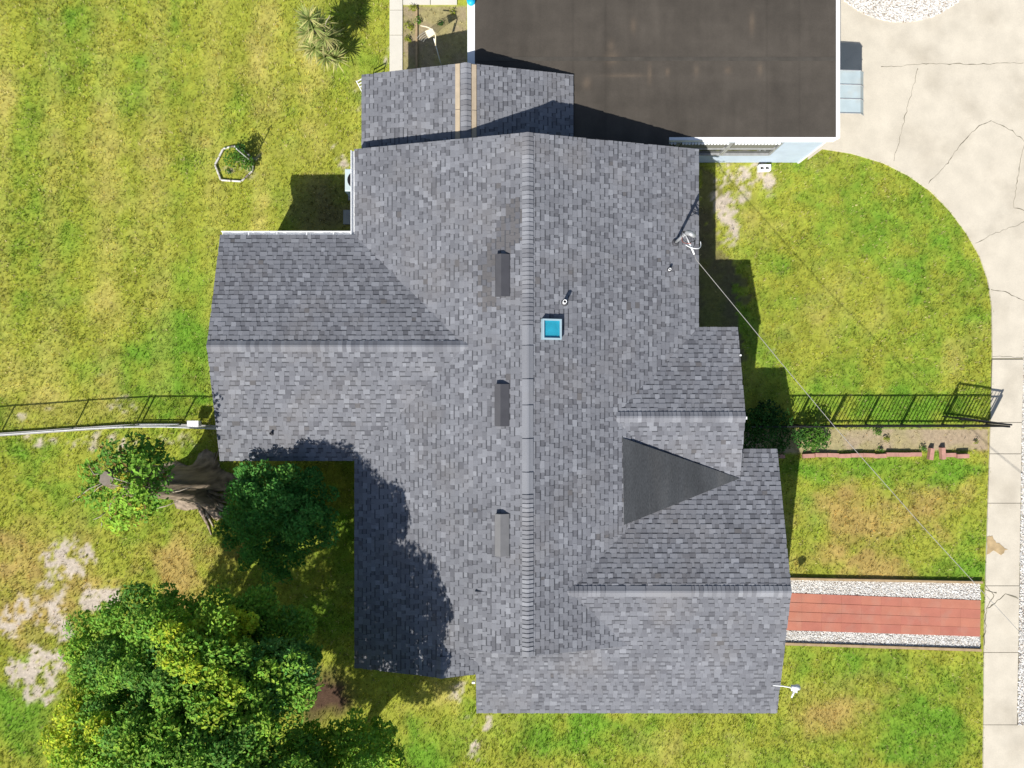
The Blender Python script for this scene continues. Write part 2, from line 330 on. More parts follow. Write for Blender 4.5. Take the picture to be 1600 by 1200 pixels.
for pl in [[(1538, 915), (1552, 930), (1540, 950), (1537, 1008)], [(1541, 951), (1570, 928), (1590, 935)], [(1538, 922), (1556, 926)]]:
    ribbon('crack', pl, 0.014, 0.0375, M_CRACK, side)
def blot(name, pts, z, material, parent):
    m = MB(); P = [W2(p) for p in pts]; Q = []
    for i in range(len(P)):
        a, b = Vector(P[i]), Vector(P[(i + 1) % len(P)])
        for t in (0, .33, .66): q = a.lerp(b, t); Q.append((q.x + random.uniform(-.03, .03), q.y + random.uniform(-.03, .03)))
    m.poly(Q, z - 0.02, z); return m.build(name, material, parent)
blot('damp_stain', [(1542, 838), (1550, 838), (1556, 848), (1566, 852), (1572, 858), (1564, 866), (1552, 860), (1542, 866)][::-1], 0.0378, M_MOSS, side)
# path by the small gable
npath = empty('garden_path'); tag(npath, 'narrow pale concrete path of slabs beside the small gable', 'path', kind='structure')
for a, b in ((-60, 16), (17, 55), (56, 140)):
    m = MB(); m.poly([W2((609, a)), W2((609, b)), W2((629, b)), W2((629, a))], -0.06, 0.035); m.build('slab', M_CONC2, npath)
for a, b in ((630, 672), (673, 714)):
    m = MB(); m.poly([W2((a, -60)), W2((a, 7.5)), W2((b, 7.5)), W2((b, -60))], -0.06, 0.033); m.build('slab', M_CONC2, npath)
m = MB(); m.poly([W2((649.5, 10)), W2((649.5, 130)), W2((652.5, 130)), W2((652.5, 10))], -0.05, 0.06); 
tag(m.build('timber_edging', M_TIMBER), 'thin timber edging board down the middle of the north soil bed', 'edging')

# ------------------------------------------------------------------ gravel
def pebbles(name, pts, size, label, kind='stuff'):
    n = len(pts); base = np.array([[1, 0, 0], [-1, 0, 0], [0, 1, 0], [0, -1, 0], [0, 0, 1], [0, 0, -.6]], float)
    fc = np.array([[0, 2, 4], [2, 1, 4], [1, 3, 4], [3, 0, 4], [2, 0, 5], [1, 2, 5], [3, 1, 5], [0, 3, 5]])
    sc = size * RNG.uniform(.6, 1.25, (n, 1, 3)); sc[:, :, 2] *= .55; a = RNG.uniform(0, 6.3, n); ca, sa = np.cos(a), np.sin(a)
    v = base[None] * sc + RNG.normal(0, size * .12, (n, 6, 3)); R = np.zeros((n, 3, 3)); R[:, 0, 0] = ca; R[:, 0, 1] = -sa; R[:, 1, 0] = sa; R[:, 1, 1] = ca; R[:, 2, 2] = 1
    v = np.einsum('nij,nkj->nki', R, v) + pts[:, None, :]
    f = (fc[None] + 6 * np.arange(n)[:, None, None]).reshape(-1, 3)
    t = RNG.uniform(.55, 1.0, (n, 1)); c = np.array([[.86, .84, .80]]) * t; br = RNG.random(n) < .12; c[br] = np.array([.40, .34, .27]) * t[br]
    return tag(np_mesh(name, v.reshape(-1, 3), f, M_GRAVEL, np.repeat(c, 6, 0)), label, 'gravel', kind=kind)
def fill_poly(pxs, dens, z):
    P = np.array([W2(p) for p in pxs]); lo, hi = P.min(0), P.max(0); n = int((hi - lo).prod() * dens)
    q = RNG.uniform(lo, hi, (n, 2)); k = inside(q[:, 0], q[:, 1], [tuple(p) for p in P]); q = q[k]
    return np.column_stack([q, np.full(len(q), z) + RNG.uniform(0, .012, len(q))])
g_up = [(1190, 904), (1530, 910), (1532, 937), (1190, 926)]; g_dn = [(1190, 984), (1531, 992), (1531, 1012), (1190, 1002)]
for pg, lab in ((g_up, 'strip of white gravel along the upper side of the red walkway'), (g_dn, 'strip of white gravel along the lower side of the red walkway')):
    m = MB(); m.poly([W2(p) for p in pg][::-1], -0.05, 0.012); tag(m.build('gravel_bed', M_GBASE), 'sandy bed under the ' + lab, 'ground', kind='structure')
    pebbles('gravel', fill_poly(pg, 1500, 0.02), 0.022, lab)
disc = [(1408 + 136 * math.cos(t), -100 + 136 * math.sin(t)) for t in np.linspace(0.15, math.pi - 0.15, 30)]; disc = [p for p in disc if p[0] > 1314] + [(1314, -80)]
m = MB(); m.poly([W2(p) for p in disc], -0.02, 0.042); tag(m.build('gravel_bed', M_GBASE), 'round bed under the white gravel at the top of the driveway', 'ground', kind='structure')
pebbles('gravel', fill_poly(disc, 700, 0.048), 0.032, 'round patch of white gravel set into the concrete driveway')
rstrip = [(1600, 470), (1598.5, 560), (1596, 700), (1593, 900), (1589, 1133), (1700, 1133), (1700, 470)]
m = MB(); m.poly([W2(p) for p in rstrip], -0.05, 0.005); tag(m.build('gravel_bed', M_GBASE), 'bed under the gravel beyond the long footpath', 'ground', kind='structure')
pebbles('gravel', fill_poly(rstrip, 600, 0.015), 0.03, 'rough pale gravel along the far side of the footpath')

# ------------------------------------------------------------------ red walkway
wk = empty('red_walkway'); tag(wk, 'red paved walkway leading from the house to the footpath', 'walkway', kind='structure')
PAVC = {}
def paver_mesh(k):
    if k not in PAVC:
        m = MB(); m.box((0, 0, 0), (0.616, 0.327, 0.06)); me = m.mesh('paver', M_PAVER)
        a = me.attributes.new('col', 'FLOAT_COLOR', 'POINT'); t = (0.96, 0.99, 1.0, 1.02, 1.05)[k]; c = (0.41 * t, 0.150 * t * (1.0 + .02 * k), 0.108 * t)
        for d in a.data: d.color = (*c, 1)
        PAVC[k] = me
    return PAVC[k]
A, B = W(1190, 924.0), W(1531, 937.5); C_, D_ = W(1190, 983), W(1530, 994)
ang = math.atan2(B.y - A.y, B.x - A.x); nrow, ncol = 4, 11
for r in range(nrow):
    for c in range(ncol):
        o = link('paver', paver_mesh(random.randrange(5)), wk)
        p = A.lerp(B, (c + .5) / ncol).lerp(C_.lerp(D_, (c + .5) / ncol), (r + .5) / nrow)
        sx = (B - A).length / ncol / 0.622; sy = (C_ - A).length / nrow / 0.338
        o.location = (p.x, p.y, 0.012 + random.uniform(0, .004)); o.rotation_euler = (random.uniform(-.004, .004), random.uniform(-.004, .004), ang); o.scale = (sx * 1.003, sy * .977, 1)
m = MB(); m.poly([W2(p) for p in [(1188, 923), (1532, 936.5), (1531, 994.5), (1188, 983.5)]][::-1], -0.06, 0.008); m.build('joint_sand', M_CRACK, wk)
for pts, w, lab in (([(1190, 902.5), (1533, 909)], .07, 'thin timber board edging the upper gravel strip of the walkway'), ([(1190, 1003.5), (1531, 1014.5)], .08, 'thin timber board edging the lower gravel strip of the walkway')):
    a, b = W(*pts[0]), W(*pts[1]); d = (b - a).normalized(); nn = Vector((-d.y, d.x, 0)) * w / 2; m = MB()
    m.poly([tuple((a + nn).xy), tuple((a - nn).xy), tuple((b - nn).xy), tuple((b + nn).xy)], -0.05, 0.10); tag(m.build('edging_board', M_TIMBER), lab, 'edging board')

# ------------------------------------------------------------------ roofs
K = 0.275; EXPO = 0.133
TONES = [(.118, .121, .137), (.141, .145, .163), (.159, .164, .184), (.173, .179, .200), (.187, .193, .215), (.203, .210, .233), (.229, .237, .262), (.116, .113, .118)]
BUTT = (.045, .047, .054); BAND = (.070, .073, .083)
TW = [.06, .12, .20, .24, .20, .12, .06, .006]
class Slope:
    """rectangle on a roof plane: O eave corner (x, y, z), U along the eave, Vh horizontal up-slope, length, run, pitch"""
    def __init__(s, O, U, Vh, L, D, k=K):
        s.O = Vector(O); s.U = Vector((*U, 0)); s.Vh = Vector((*Vh, 0)); s.L = L; s.D = D; s.k = k
        q = math.sqrt(1 + k * k); s.V = (s.Vh + Vector((0, 0, k))) / q; s.S = D * q; s.N = s.U.cross(s.V)
        if s.N.z < 0: s.N = -s.N
    def zat(s, x, y):
        d = Vector((x, y, 0)) - Vector((s.O.x, s.O.y, 0)); u = d.dot(s.U); v = d.dot(s.Vh)
        if -0.01 <= u <= s.L + 0.01 and -0.01 <= v <= s.D + 0.01: return s.O.z + v * s.k
        return -9
    def at(s, u, v, n=0): return s.O + s.U * u + s.V * v + s.N * n
def rect(x0, x1, y0, y1, eave, ze, k=K):
    """eave: which side is the low edge ('w','e','n','s')"""
    if eave == 'w': return Slope((x0, y1, ze), (0, -1), (1, 0), y1 - y0, x1 - x0, k)
    if eave == 'e': return Slope((x1, y0, ze), (0, 1), (-1, 0), y1 - y0, x1 - x0, k)
    if eave == 'n': return Slope((x1, y1, ze), (-1, 0), (0, -1), x1 - x0, y1 - y0, k)
    return Slope((x0, y0, ze), (1, 0), (0, 1), x1 - x0, y1 - y0, k)
ZE = 2.6
XW, XE, XR = -4.51, 5.35, 0.42; YN, YS = 6.74, -7.30; ZR = ZE + (XR - XW) * K
EX, EY = -1.95, -8.15; ZEX = ZE + (EX - XW) * K
NWY, NWN, NWS, NWX = 1.04, 4.27, -2.19, -8.38; ZNW = ZE + (NWN - NWY) * K
NEY, NEN, NEX = -0.92, 1.62, 6.475; ZNE = ZE + (NEN - NEY) * K
SEY, SEN, SES, SEX, SEW = -5.66, -1.88, -9.44, 7.61, -1.01; ZSE = ZE + (SEN - SEY) * K
HOUSE_SLOPES = [rect(XW, XR, YS, YN, 'w', ZE), rect(XR, XE, YS, YN, 'e', ZE), rect(XW, EX, EY, YS - .003, 'w', ZE),
    rect(EX, -0.2, EY, YS + .06, 'e', ZEX - (-0.2 - EX) * K), rect(NWX, -1.0, NWY, NWN, 'n', ZE), rect(NWX, -1.0, NWS, NWY, 's', ZE),
    rect(2.3, NEX, NEY, NEN, 'n', ZE), rect(2.3, NEX, -2.70, NEY, 's', ZNE - (NEY + 2.70) * K),
    rect(1.1, SEX, SEY, SEN, 'n', ZE), rect(SEW, SEX, SES, SEY, 's', ZE), rect(-1.75, SEW - .003, EY, -7.2, 's', ZE + (EY - SES) * K)]
AX0, AXR, AX1, AY1, AZE, AK = -4.39, -1.305, 1.78, 9.05, 2.2, 0.25
ANNEX_SLOPES = [rect(AX0, AXR, 6.45, AY1, 'w', AZE, AK), rect(AXR, AX1, 6.45, AY1, 'e', AZE, AK)]
def env(slopes, x, y): return max(s.zat(x, y) for s in slopes)
STAIN = [(742, 415), (778, 345), (800, 310), (818, 308), (818, 390), (800, 392), (776, 396), (776, 470), (754, 492), (748, 450)]
CK = [Vector((3.08, -1.50)), Vector((6.46, -2.68)), Vector((3.12, -3.92))]           # rolled-roofing cricket corners
SH_CACHE = {}
def shingle_geo(w, vlen, t):
    """wedge: low end thick, two sides"""
    vm = min(EXPO - .036, vlen * .8); zm = t + (.0035 - t) * vm / vlen
    return ([(0, 0, t), (w, 0, t), (w, vm, zm), (0, vm, zm), (0, vm, zm), (w, vm, zm), (w, vlen, .0035), (0, vlen, .0035), (0, 0, t), (w, 0, t), (0, 0, -.004), (w, 0, -.004)],
            [(0, 1, 2), (0, 2, 3), (4, 5, 6), (4, 6, 7), (10, 11, 9), (10, 9, 8), (11, 6, 9), (10, 8, 7)])
def shingle_cols(ti, tab, k=1.0):
    c = tuple(x * k for x in TONES[ti]); return [c] * 4 + [c if tab else BAND] * 4 + [BUTT] * 4
def shingles_on(slopes, house, seed, quota):
    rnd = random.Random(seed); pieces = []
    for si, s in enumerate(slopes):
        nC = int(math.ceil(s.S / EXPO))
        for i in range(nC):
            v0 = i * EXPO - 0.015; vl = min(EXPO + .012, s.S - v0)
            if vl < 0.03: continue
            u = -0.012 - rnd.uniform(0, .2); tab = rnd.random() < .5
            while u < s.L + 0.012:
                n = rnd.choice((4, 5, 5, 6, 6, 7, 8)) if tab else rnd.choice((3, 4, 4, 5, 5, 6)); w = n * .0275
                u0, u1 = max(u, -.012), min(u + w, s.L + .012)
                if u1 - u0 > .02:
                    c = s.at((u0 + u1) / 2, v0 + EXPO * .5)
                    cs = [s.at(uu, vv) for uu in (u0, u1) for vv in (v0 + .01, v0 + vl - .01)]
                    if any(p.z > env(slopes, p.x, p.y) - .04 for p in cs + [c]):
                        t = rnd.uniform(.015, .019) if tab else rnd.uniform(.005, .007)
                        ti = rnd.choices(range(8), TW)[0]
                        if tab and ti < 2 and rnd.random() < .5: ti += 2
                        if not tab and rnd.random() < .35: ti = max(0, ti - 1)
                        if si < 1:
                            px = 800 + c.x * F / (H - c.z); py = 600 - c.y * F / (H - c.z)
                            if inside(px + rnd.uniform(-9, 9), py + rnd.uniform(-9, 9), STAIN): ti = rnd.choice((0, 7, 7, 7))
                        full = (u0 == u and u1 == u + w and abs(vl - EXPO - .012) < 1e-6)
                        pieces.append((si, u0, v0, u1 - u0 - .003, vl, t, ti, full, n, tab, c))
                u += w; tab = not tab if rnd.random() < .8 else tab
    cand = [(p[3] * (s.N.dot((Vector((0, 0, H)) - p[10]).normalized())) / (H - p[10].z) ** 2, j) for j, p in enumerate(pieces) for s in [slopes[p[0]]] if p[7]]
    cand.sort(reverse=True); singles = set(j for _, j in cand[:quota])
    V, Fq, Ft, Cc = [], [], [], []
    for j, (si, u0, v0, w, vl, t, ti, full, n, tab, c) in enumerate(pieces):
        s = slopes[si]
        if j in singles:
            key = (n, tab, ti)
            if key not in SH_CACHE:
                vs, fs = shingle_geo(n * .0275 - .003, EXPO + .012, .017 if tab else .006); m = MB(); m.add(vs, fs); me = m.mesh('shingle', M_SHINGLE)
                a = me.attributes.new('col', 'FLOAT_COLOR', 'POINT')
                for d, cc in zip(a.data, shingle_cols(ti, tab)): d.color = (*cc, 1)
                SH_CACHE[key] = me
            o = link('shingle', SH_CACHE[key], house)
            M = Matrix((s.U, s.V, s.N)).transposed().to_4x4(); M.translation = s.at(u0, v0, .004); o.matrix_world = M
        else:
            vs, _fs = shingle_geo(w, vl, t); b = len(V); k = rnd.uniform(.94, 1.06)
            V += [tuple(s.at(u0 + p[0], v0 + p[1], p[2] + .004)) for p in vs]
            Ft += [tuple(b + i for i in f) for f in _fs]
            Cc += shingle_cols(ti, tab, k)
    o = np_mesh('shingles', np.array(V), np.array(Ft), M_SHINGLE, np.array(Cc), house); o['kind'] = 'stuff'
    return o
def deck(s, name, parent, th=.13):
    m = MB(); a = [s.at(u, v, n) for n in (-th, .002) for u, v in ((0, 0), (s.L, 0), (s.L, s.S), (0, s.S))]
    m.add(a, [(0, 3, 2, 1), (4, 5, 6, 7), (0, 1, 5, 4), (1, 2, 6, 5), (2, 3, 7, 6), (3, 0, 4, 7)]); return m.build(name, M_DECK, parent)
CAPS = {}
def cap_mesh(length, ti, k, w=.150):
    key = (round(length, 2), ti, k)
    if key not in CAPS:
        m = MB(); prof = [(-w, -w * k - .004 + .004), (-w * .55, -w * .55 * k + .012), (-w * .18, -w * .10 * k + .022), (w * .18, -w * .10 * k + .022), (w * .55, -w * .55 * k + .012), (w, -w * k + .0)]
        vs = [(x, 0, z + .036) for x, z in prof] + [(x, length + .02, z + .010) for x, z in prof] + [(x, 0, z + .036) for x, z in prof] + [(x, 0, z - .006) for x, z in prof]
        n = 6; fs = [(i, i + 1, n + i + 1, n + i) for i in range(n - 1)] + [(3 * n + i, 3 * n + i + 1, 2 * n + i + 1, 2 * n + i) for i in range(n - 1)] + [(3 * n, 0, n), (4 * n - 1, 2 * n - 1, n - 1)]
        m.add(vs, fs); me = m.mesh('ridge_cap', M_SHINGLE); a = me.attributes.new('col', 'FLOAT_COLOR', 'POINT')
        for q_, d in enumerate(a.data): d.color = (*([c * 1.05 for c in TONES[ti]] if q_ < 2 * n else BUTT), 1)
        CAPS[key] = me
    return CAPS[key]
def ridge(parent, a, b, parts, k=K, step=.125, seed=1):
    """caps along a->b; parts = [(t0, t1, long?)] fractions"""
    rnd = random.Random(seed); a, b = Vector(a), Vector(b); d = (b - a).normalized(); Lg = (b - a).length; xax = d.cross(Vector((0, 0, 1)))
    for t0, t1, lng in parts:
        p = t0 * Lg; e = t1 * Lg
        while p < e - .04:
            ln = min(rnd.choice((.55, .7, .9)) if lng else step, e - p); ln = max(round(ln, 2), .05)
            o = link('ridge_cap', cap_mesh(ln, rnd.choice((1, 2, 3, 4, 5, 6)) if not lng else rnd.choice((4, 5)), k), parent)
            M = Matrix((xax, d, Vector((0, 0, 1)))).transposed().to_4x4(); M.translation = a + d * p + Vector((0, 0, .006)); o.matrix_world = M
            p += ln

house = empty('house'); tag(house, 'large house with a grey shingle roof of crossing gables and three dark roof vents', 'house')
names = ['west', 'east']
for s in HOUSE_SLOPES: deck(s, 'roof_slope', house)
shingles_on(HOUSE_SLOPES, house, 3, 300)
yy = lambda py, z: W(0, py, z).y; xx = lambda px, z: W(px, 0, z).x
Lm = YN - YS; fr = lambda py: (YN - yy(py, ZR)) / Lm
ridge(house, (XR, YN, ZR), (XR, YS, ZR), [(0, fr(508), False), (fr(508), fr(773), True), (fr(773), 1.0, False)], seed=2)
ridge(house, (NWX, NWY, ZNW), (-1.20, NWY, ZNW), [(0, 1, False)], seed=3)
ridge(house, (NEX, NEY, ZNE), (2.80, NEY, ZNE), [(0, .97, False)], seed=4)
Ls = SEX - 1.5; fs_ = lambda px: (SEX - xx(px, ZSE)) / Ls
ridge(house, (SEX, SEY, ZSE), (1.5, SEY, ZSE), [(0, fs_(1080), False), (fs_(1080), fs_(945), True), (fs_(945), 1, False)], seed=5)
ridge(house, (EX, EY, ZEX), (EX, YS - .28, ZEX), [(0, 1, False)], seed=6)
# walls under the roofs
def gable_wall(x0, x1, y0, y1, along, ze, zr, name, parent, material, inset=.38, rake=.22):
    m = MB(); d = .16
    if along == 'y':
        a, b, c = x0 + inset, x1 - inset, (x0 + x1) / 2; k = (zr - ze) / (c - x0); zz = ze + inset * k - d; zt = zr - d
        pr = [(a, 0), (b, 0), (b, zz), (c, zt), (a, zz)]; vs = [(p[0], y, p[1]) for y in (y0 + rake, y1 - rake) for p in pr]
    else:
        a, b, c = y0 + inset, y1 - inset, (y0 + y1) / 2; k = (zr - ze) / (c - y0); zz = ze + inset * k - d; zt = zr - d
        pr = [(a, 0), (b, 0), (b, zz), (c, zt), (a, zz)]; vs = [(x, p[0], p[1]) for x in (x0 + rake, x1 - rake) for p in pr]
    m.add(vs, [(0, 1, 2, 3, 4), (9, 8, 7, 6, 5)] + [(i, 5 + i, 5 + (i + 1) % 5, (i + 1) % 5) for i in range(5)])
    return m.build(name, material, parent)
gable_wall(XW, XE, YS, YN, 'y', ZE, ZR, 'wall', house, M_STUCCO)
gable_wall(XW + .01, 0.61, EY, YS + .8, 'y', ZE, ZEX, 'wall', house, M_STUCCO)
gable_wall(NWX, -3.0, NWS, NWN, 'x', ZE, ZNW, 'wall', house, M_STUCCO)
gable_wall(3.5, NEX, NEY - 2.54, NEN, 'x', ZE, ZNE, 'wall', house, M_STUCCO, inset=.375)
gable_wall(SEW, SEX, SES, SEN, 'x', ZE, ZSE, 'wall', house, M_STUCCO, inset=.385)
# rolled-roofing cricket between the two east gables
zc = [3.250, 2.845, 3.255]
m = MB(); top = [(CK[i].x, CK[i].y, zc[i]) for i in range(3)]; bot = [(CK[i].x, CK[i].y, zc[i] - .25) for i in range(3)]
m.add(top + bot, [(0, 2, 1), (0, 1, 4, 3), (1, 2, 5, 4), (2, 0, 3, 5)]); cr = m.build('cricket', M_CRICKET, house)
tag(cr, 'smooth charcoal triangle of rolled roofing between two gables')
for t in (.22, .46, .70):
    a = Vector(top[0]).lerp(Vector(top[1]), t); b = Vector(top[2]).lerp(Vector(top[1]), t); m = MB()
    m.add([a + Vector((-.02, 0, .0)), b + Vector((-.02, 0, 0)), b + Vector((.012, 0, .006)), a + Vector((.012, 0, .006)), a + Vector((.012, 0, -.01)), b + Vector((.012, 0, -.01))], [(0, 1, 2, 3), (3, 2, 5, 4)]); m.build('seam', M_CRICKET, cr)
# gutters on the north west inside corner
def gutter(p0, p1, out, name='gutter'):
    p0, p1, out = Vector(p0), Vector(p1), Vector(out); g = link(name, None, house) if False else None
    m = MB(); w = .115; d = p1 - p0; prof = [(0, 0), (0, -.10), (w, -.10), (w, .012), (w - .022, .012), (w - .022, -.085), (.012, -.085), (.012, 0)]
    vs = [q + out * x + Vector((0, 0, z)) for q in (p0, p1) for x, z in prof]; n = 8
    m.add(vs, [(i, (i + 1) % n, n + (i + 1) % n, n + i) for i in range(n)] + [tuple(range(n - 1, -1, -1)), tuple(range(n, 2 * n))])
    return m.build(name, M_WHITE, house)
g1 = gutter((NWX + .02, NWN + .012, ZE - .005), (XW - .13, NWN + .012, ZE - .005), (0, 1, 0))
for t in (.21, .42, .64, .84):
    m = MB(); x = NWX + (XW - NWX) * t; m.box((x, NWN + .065, ZE + .002), (.02, .12, .012)); m.build('gutter_strap', M_WHITE, g1)
g2 = gutter((XW - .012, YN - .02, ZE - .005), (XW - .012, NWN + .012, ZE - .005), (-1, 0, 0))
for (x, y) in ((XW - .07, NWN + .35),):
    m = MB(); m.box((x + .3, y, 1.25), (.07, .09, 2.5)); m.build('downspout', M_WHITE, house)
# slant-back roof vents
def vent(px0, px1, py0, py1, z, material, label):
    s = HOUSE_SLOPES[0]; x0, x1 = xx(px0, z), xx(px1, z); y0, y1 = yy(py1, z), yy(py0, z); q = math.sqrt(1 + K * K)
    va, vb = (x0 - XW) * q, (x1 - XW) * q; ua, ub = YN - y1, YN - y0; m = MB(); hgt = .15; vm = va + (vb - va) * .42
    for a, b in ((ua, ub),):
        vs = [s.at(u, v, n) for u in (a, b) for v, n in ((va, .03), (va - .01, hgt), (vm, hgt + .008), (vb, .035), (vb, .0), (va, .0))]
        m.add(vs, [(1, 2, 8, 7), (2, 3, 9, 8), (3, 4, 10, 9), (0, 1, 2, 3, 4, 5), (11, 10, 9, 8, 7, 6), (0, 6, 7, 1)])
    o = m.build('roof_vent', material, house); tag(o, label)
    m = MB(); a = [s.at(u, v, n) for u, v, n in ((ua + .03, va - .012, .035), (ub - .03, va - .012, .035), (ub - .03, va - .020, hgt - .02), (ua + .03, va - .020, hgt - .02))]
    m.add(a, [(0, 1, 2, 3)]); m.build('vent_louvre', M_DARK, o)
    m = MB(); f = [s.at(u, v, .026) for u, v in ((ua - .06, va - .03), (ub + .06, va - .03), (ub + .06, vb + .08), (ua - .06, vb + .08))]
vent(777, 797, 397, 463, 3.85, M_VENT, 'northernmost dark slant back vent beside the worn shingles')
vent(776, 796, 600, 666, 3.85, M_VENT, 'middle dark slant back vent near the main ridge')
vent(776, 796, 803, 869, 3.85, M_VENT2, 'southernmost paler slant back vent near the main ridge')
# skylight, pipes
s = HOUSE_SLOPES[1]; q = math.sqrt(1 + K * K)
x0, x1, y0, y1 = xx(845, 3.78), xx(875, 3.78), yy(531, 3.78), yy(499, 3.78); va, vb = (XE - x1) * q, (XE - x0) * q; ua, ub = y0 - YS, y1 - YS
sl = empty('skylight'); sl.parent = house; sl['label'] = 'small skylight with pale frame and blue glass'
fw = .045; ht = .16
for (a, b, c, d) in ((ua, ub, va, va + fw), (ua, ub, vb - fw, vb), (ua, ua + fw, va + fw, vb - fw), (ub - fw, ub, va + fw, vb - fw)):
    m = MB(); vs = [s.at(u, v, n) for n in (0, ht) for u, v in ((a, c), (b, c), (b, d), (a, d))]
    m.add(vs, [(0, 3, 2, 1), (4, 5, 6, 7), (0, 1, 5, 4), (1, 2, 6, 5), (2, 3, 7, 6), (3, 0, 4, 7)]); m.build('frame', M_SKYFRAME, sl)
m = MB(); m.add([s.at(u, v, .100) for u, v in ((ua + .01, va + .01), (ub - .01, va + .01), (ub - .01, vb - .01), (ua + .01, vb - .01))], [(0, 1, 2, 3)]); m.build('light_well', M_TEAL, sl)
m = MB(); m.add([s.at(u, v, n) for n in (ht - .03, ht - .022) for u, v in ((ua + fw - .005, va + fw - .005), (ub - fw + .005, va + fw - .005), (ub - fw + .005, vb - fw + .005), (ua + fw - .005, vb - fw + .005))],
              [(0, 3, 2, 1), (4, 5, 6, 7), (0, 1, 5, 4), (1, 2, 6, 5), (2, 3, 7, 6), (3, 0, 4, 7)]); m.build('pane', M_GLASS, sl)
def pipe(px, py, h, r, lab, material=M_WHITE):
    z = 3.3
    for _ in range(4): p = W(px, py, z); z = env(HOUSE_SLOPES, p.x, p.y)
    e = empty('vent_pipe'); e.parent = house; e['label'] = lab
    m = MB(); n = 14; vs = []; 
    for rr, zz in ((r, z - .05), (r, z + h), (r * .68, z + h), (r * .68, z + h - .12)):
        vs += [(p.x + rr * math.cos(2 * math.pi * i / n), p.y + rr * math.sin(2 * math.pi * i / n), zz) for i in range(n)]
    m.add(vs, [(k * n + i, k * n + (i + 1) % n, (k + 1) * n + (i + 1) % n, (k + 1) * n + i) for k in range(3) for i in range(n)]); m.build('tube', material, e)
    m = MB(); m.tube([(p.x, p.y, z + h - .13), (p.x, p.y, z + h - .12)], r * .67, 12); m.build('bore', M_DARK, e)
    m = MB(); m.tube([(p.x, p.y, z - .02), (p.x, p.y, z + .03), (p.x, p.y, z + .07)], [r * 2.1, r * 1.7, r * 1.05], 14, False); m.build('boot', M_VENT, e)
pipe(881.5, 473, .30, .055, 'white plumbing pipe just north of the skylight')
pipe(1045, 422, .16, .038, 'short white pipe below the electric mast')
pipe(425, 677, .14, .034, 'short dark pipe on the west wing roof', M_VENT)
# electric mast
mast = empty('service_mast'); mast.parent = house; mast['label'] = 'grey electric mast with drip loops at the east eave'
bp = W(1055, 379, 2.82); tp = Vector((bp.x + .03, bp.y + .02, 4.0))
m = MB(); m.tube([bp - Vector((0, 0, .3)), tp], .042, 10); m.build('tube', M_GALV, mast, True)
m = MB(); m.tube([tp - Vector((0, 0, .02)), tp + Vector((.01, -.01, .10)), tp + Vector((.08, -.05, .16)), tp + Vector((.19, -.12, .13))], [.055, .075, .075, .05], 10); m.build('weatherhead', M_GALV, mast, True)
m = MB(); m.tube([bp + Vector((0, 0, -.02)), bp + Vector((0, 0, .05)), bp + Vector((0, 0, .1))], [.11, .09, .05], 12, False); m.build('boot', M_VENT, mast)
def loop(c, ax, r, wob, material, name, rad=.009, t0=0, t1=6.28):
    ax = Vector(ax).normalized(); a = ax.orthogonal().normalized(); b = ax.cross(a); pts = []
    for i in range(25):
        t = t0 + (t1 - t0) * i / 24; pts.append(Vector(c) + a * math.cos(t) * r * 1.0 + b * math.sin(t) * r * (1 + wob) + ax * .05 * math.sin(2 * t))
    m = MB(); m.tube(pts, rad, 5); m.build(name, material, mast, True)
loop(tp + Vector((.10, -.06, -.25)), (.3, .5, .45), .20, .25, M_BLACK, 'drip_loop')
loop(tp + Vector((.16, -.10, -.32)), (.6, .3, .40), .26, .1, M_BLACK, 'drip_loop')
loop(tp + Vector((.12, -.12, -.2)), (-.3, .4, .75), .16, .4, M_COPPER, 'drip_loop', .008, .5, 4)
loop(tp + Vector((.18, -.17, -.12)), (.1, .2, .95), .22, .3, M_WHITE, 'drip_loop', .013, 3, 5.6)
cab_start = W(1088, 406, 3.90)
m = MB(); m.tube([tp + Vector((.02, -.02, -.15)), tp.lerp(cab_start, .45) + Vector((0, 0, -.05)), tp.lerp(cab_start, .8)], [.02, .028, .022], 8); m.build('insulator', M_WHITE, mast, True)
# cable to the street
def cat(p, t): pass
cab_pts = []; p1 = W(1482, 872, 4.55); ctrl = [tp.lerp(cab_start, .8), cab_start, W(1219, 565, 4.06), W(1306, 669, 4.2), W(1442, 823, 4.5), W(1600, 995, 4.95), Vector((18.5, -12.5, 6.2)), Vector((26, -21, 8.0))]
m = MB(); m.tube(ctrl, .0088, 6); tag(m.build('service_cable', M_CABLE, None, True), 'thin pale overhead cable running from the electric mast towards the street', 'cable')
m = MB(); 
for a, b in zip(ctrl[1:-1], ctrl[2:]):
    for i in range(3):
        pass
# floodlight on the east gable
fl = empty('floodlight'); fl.parent = house; fl['label'] = 'white twin floodlight on the south east gable'
fp = W(1241, 1076, 3.1); wp = Vector((SEX + .01, fp.y + .03, 3.0))
m = MB(); m.tube([wp - Vector((.25, 0, .05)), wp, wp.lerp(fp, .5) + Vector((0, .02, .03)), fp], .017, 6); m.build('arm', M_WHITE, fl, True)
m = MB(); m.tube([fp + Vector((-.04, .03, 0)), fp + Vector((.03, .03, 0)), fp + Vector((.13, .02, -.05))], [.05, .075, .085], 12); m.build('lamp_head', M_WHITE, fl, True)
m = MB(); m.tube([fp + Vector((-.03, -.01, 0)), fp + Vector((0, -.09, 0)), fp + Vector((.01, .08, -.04))], [.04, .085, .085], 12); m.build('lamp_head', M_WHITE, fl, True)
m = MB(); m.tube([fp + Vector((0, -.08, 0)), fp + Vector((-.07, -.26, -.02))], [.035, .018], 8); m.build('sensor', M_WHITE, fl, True)
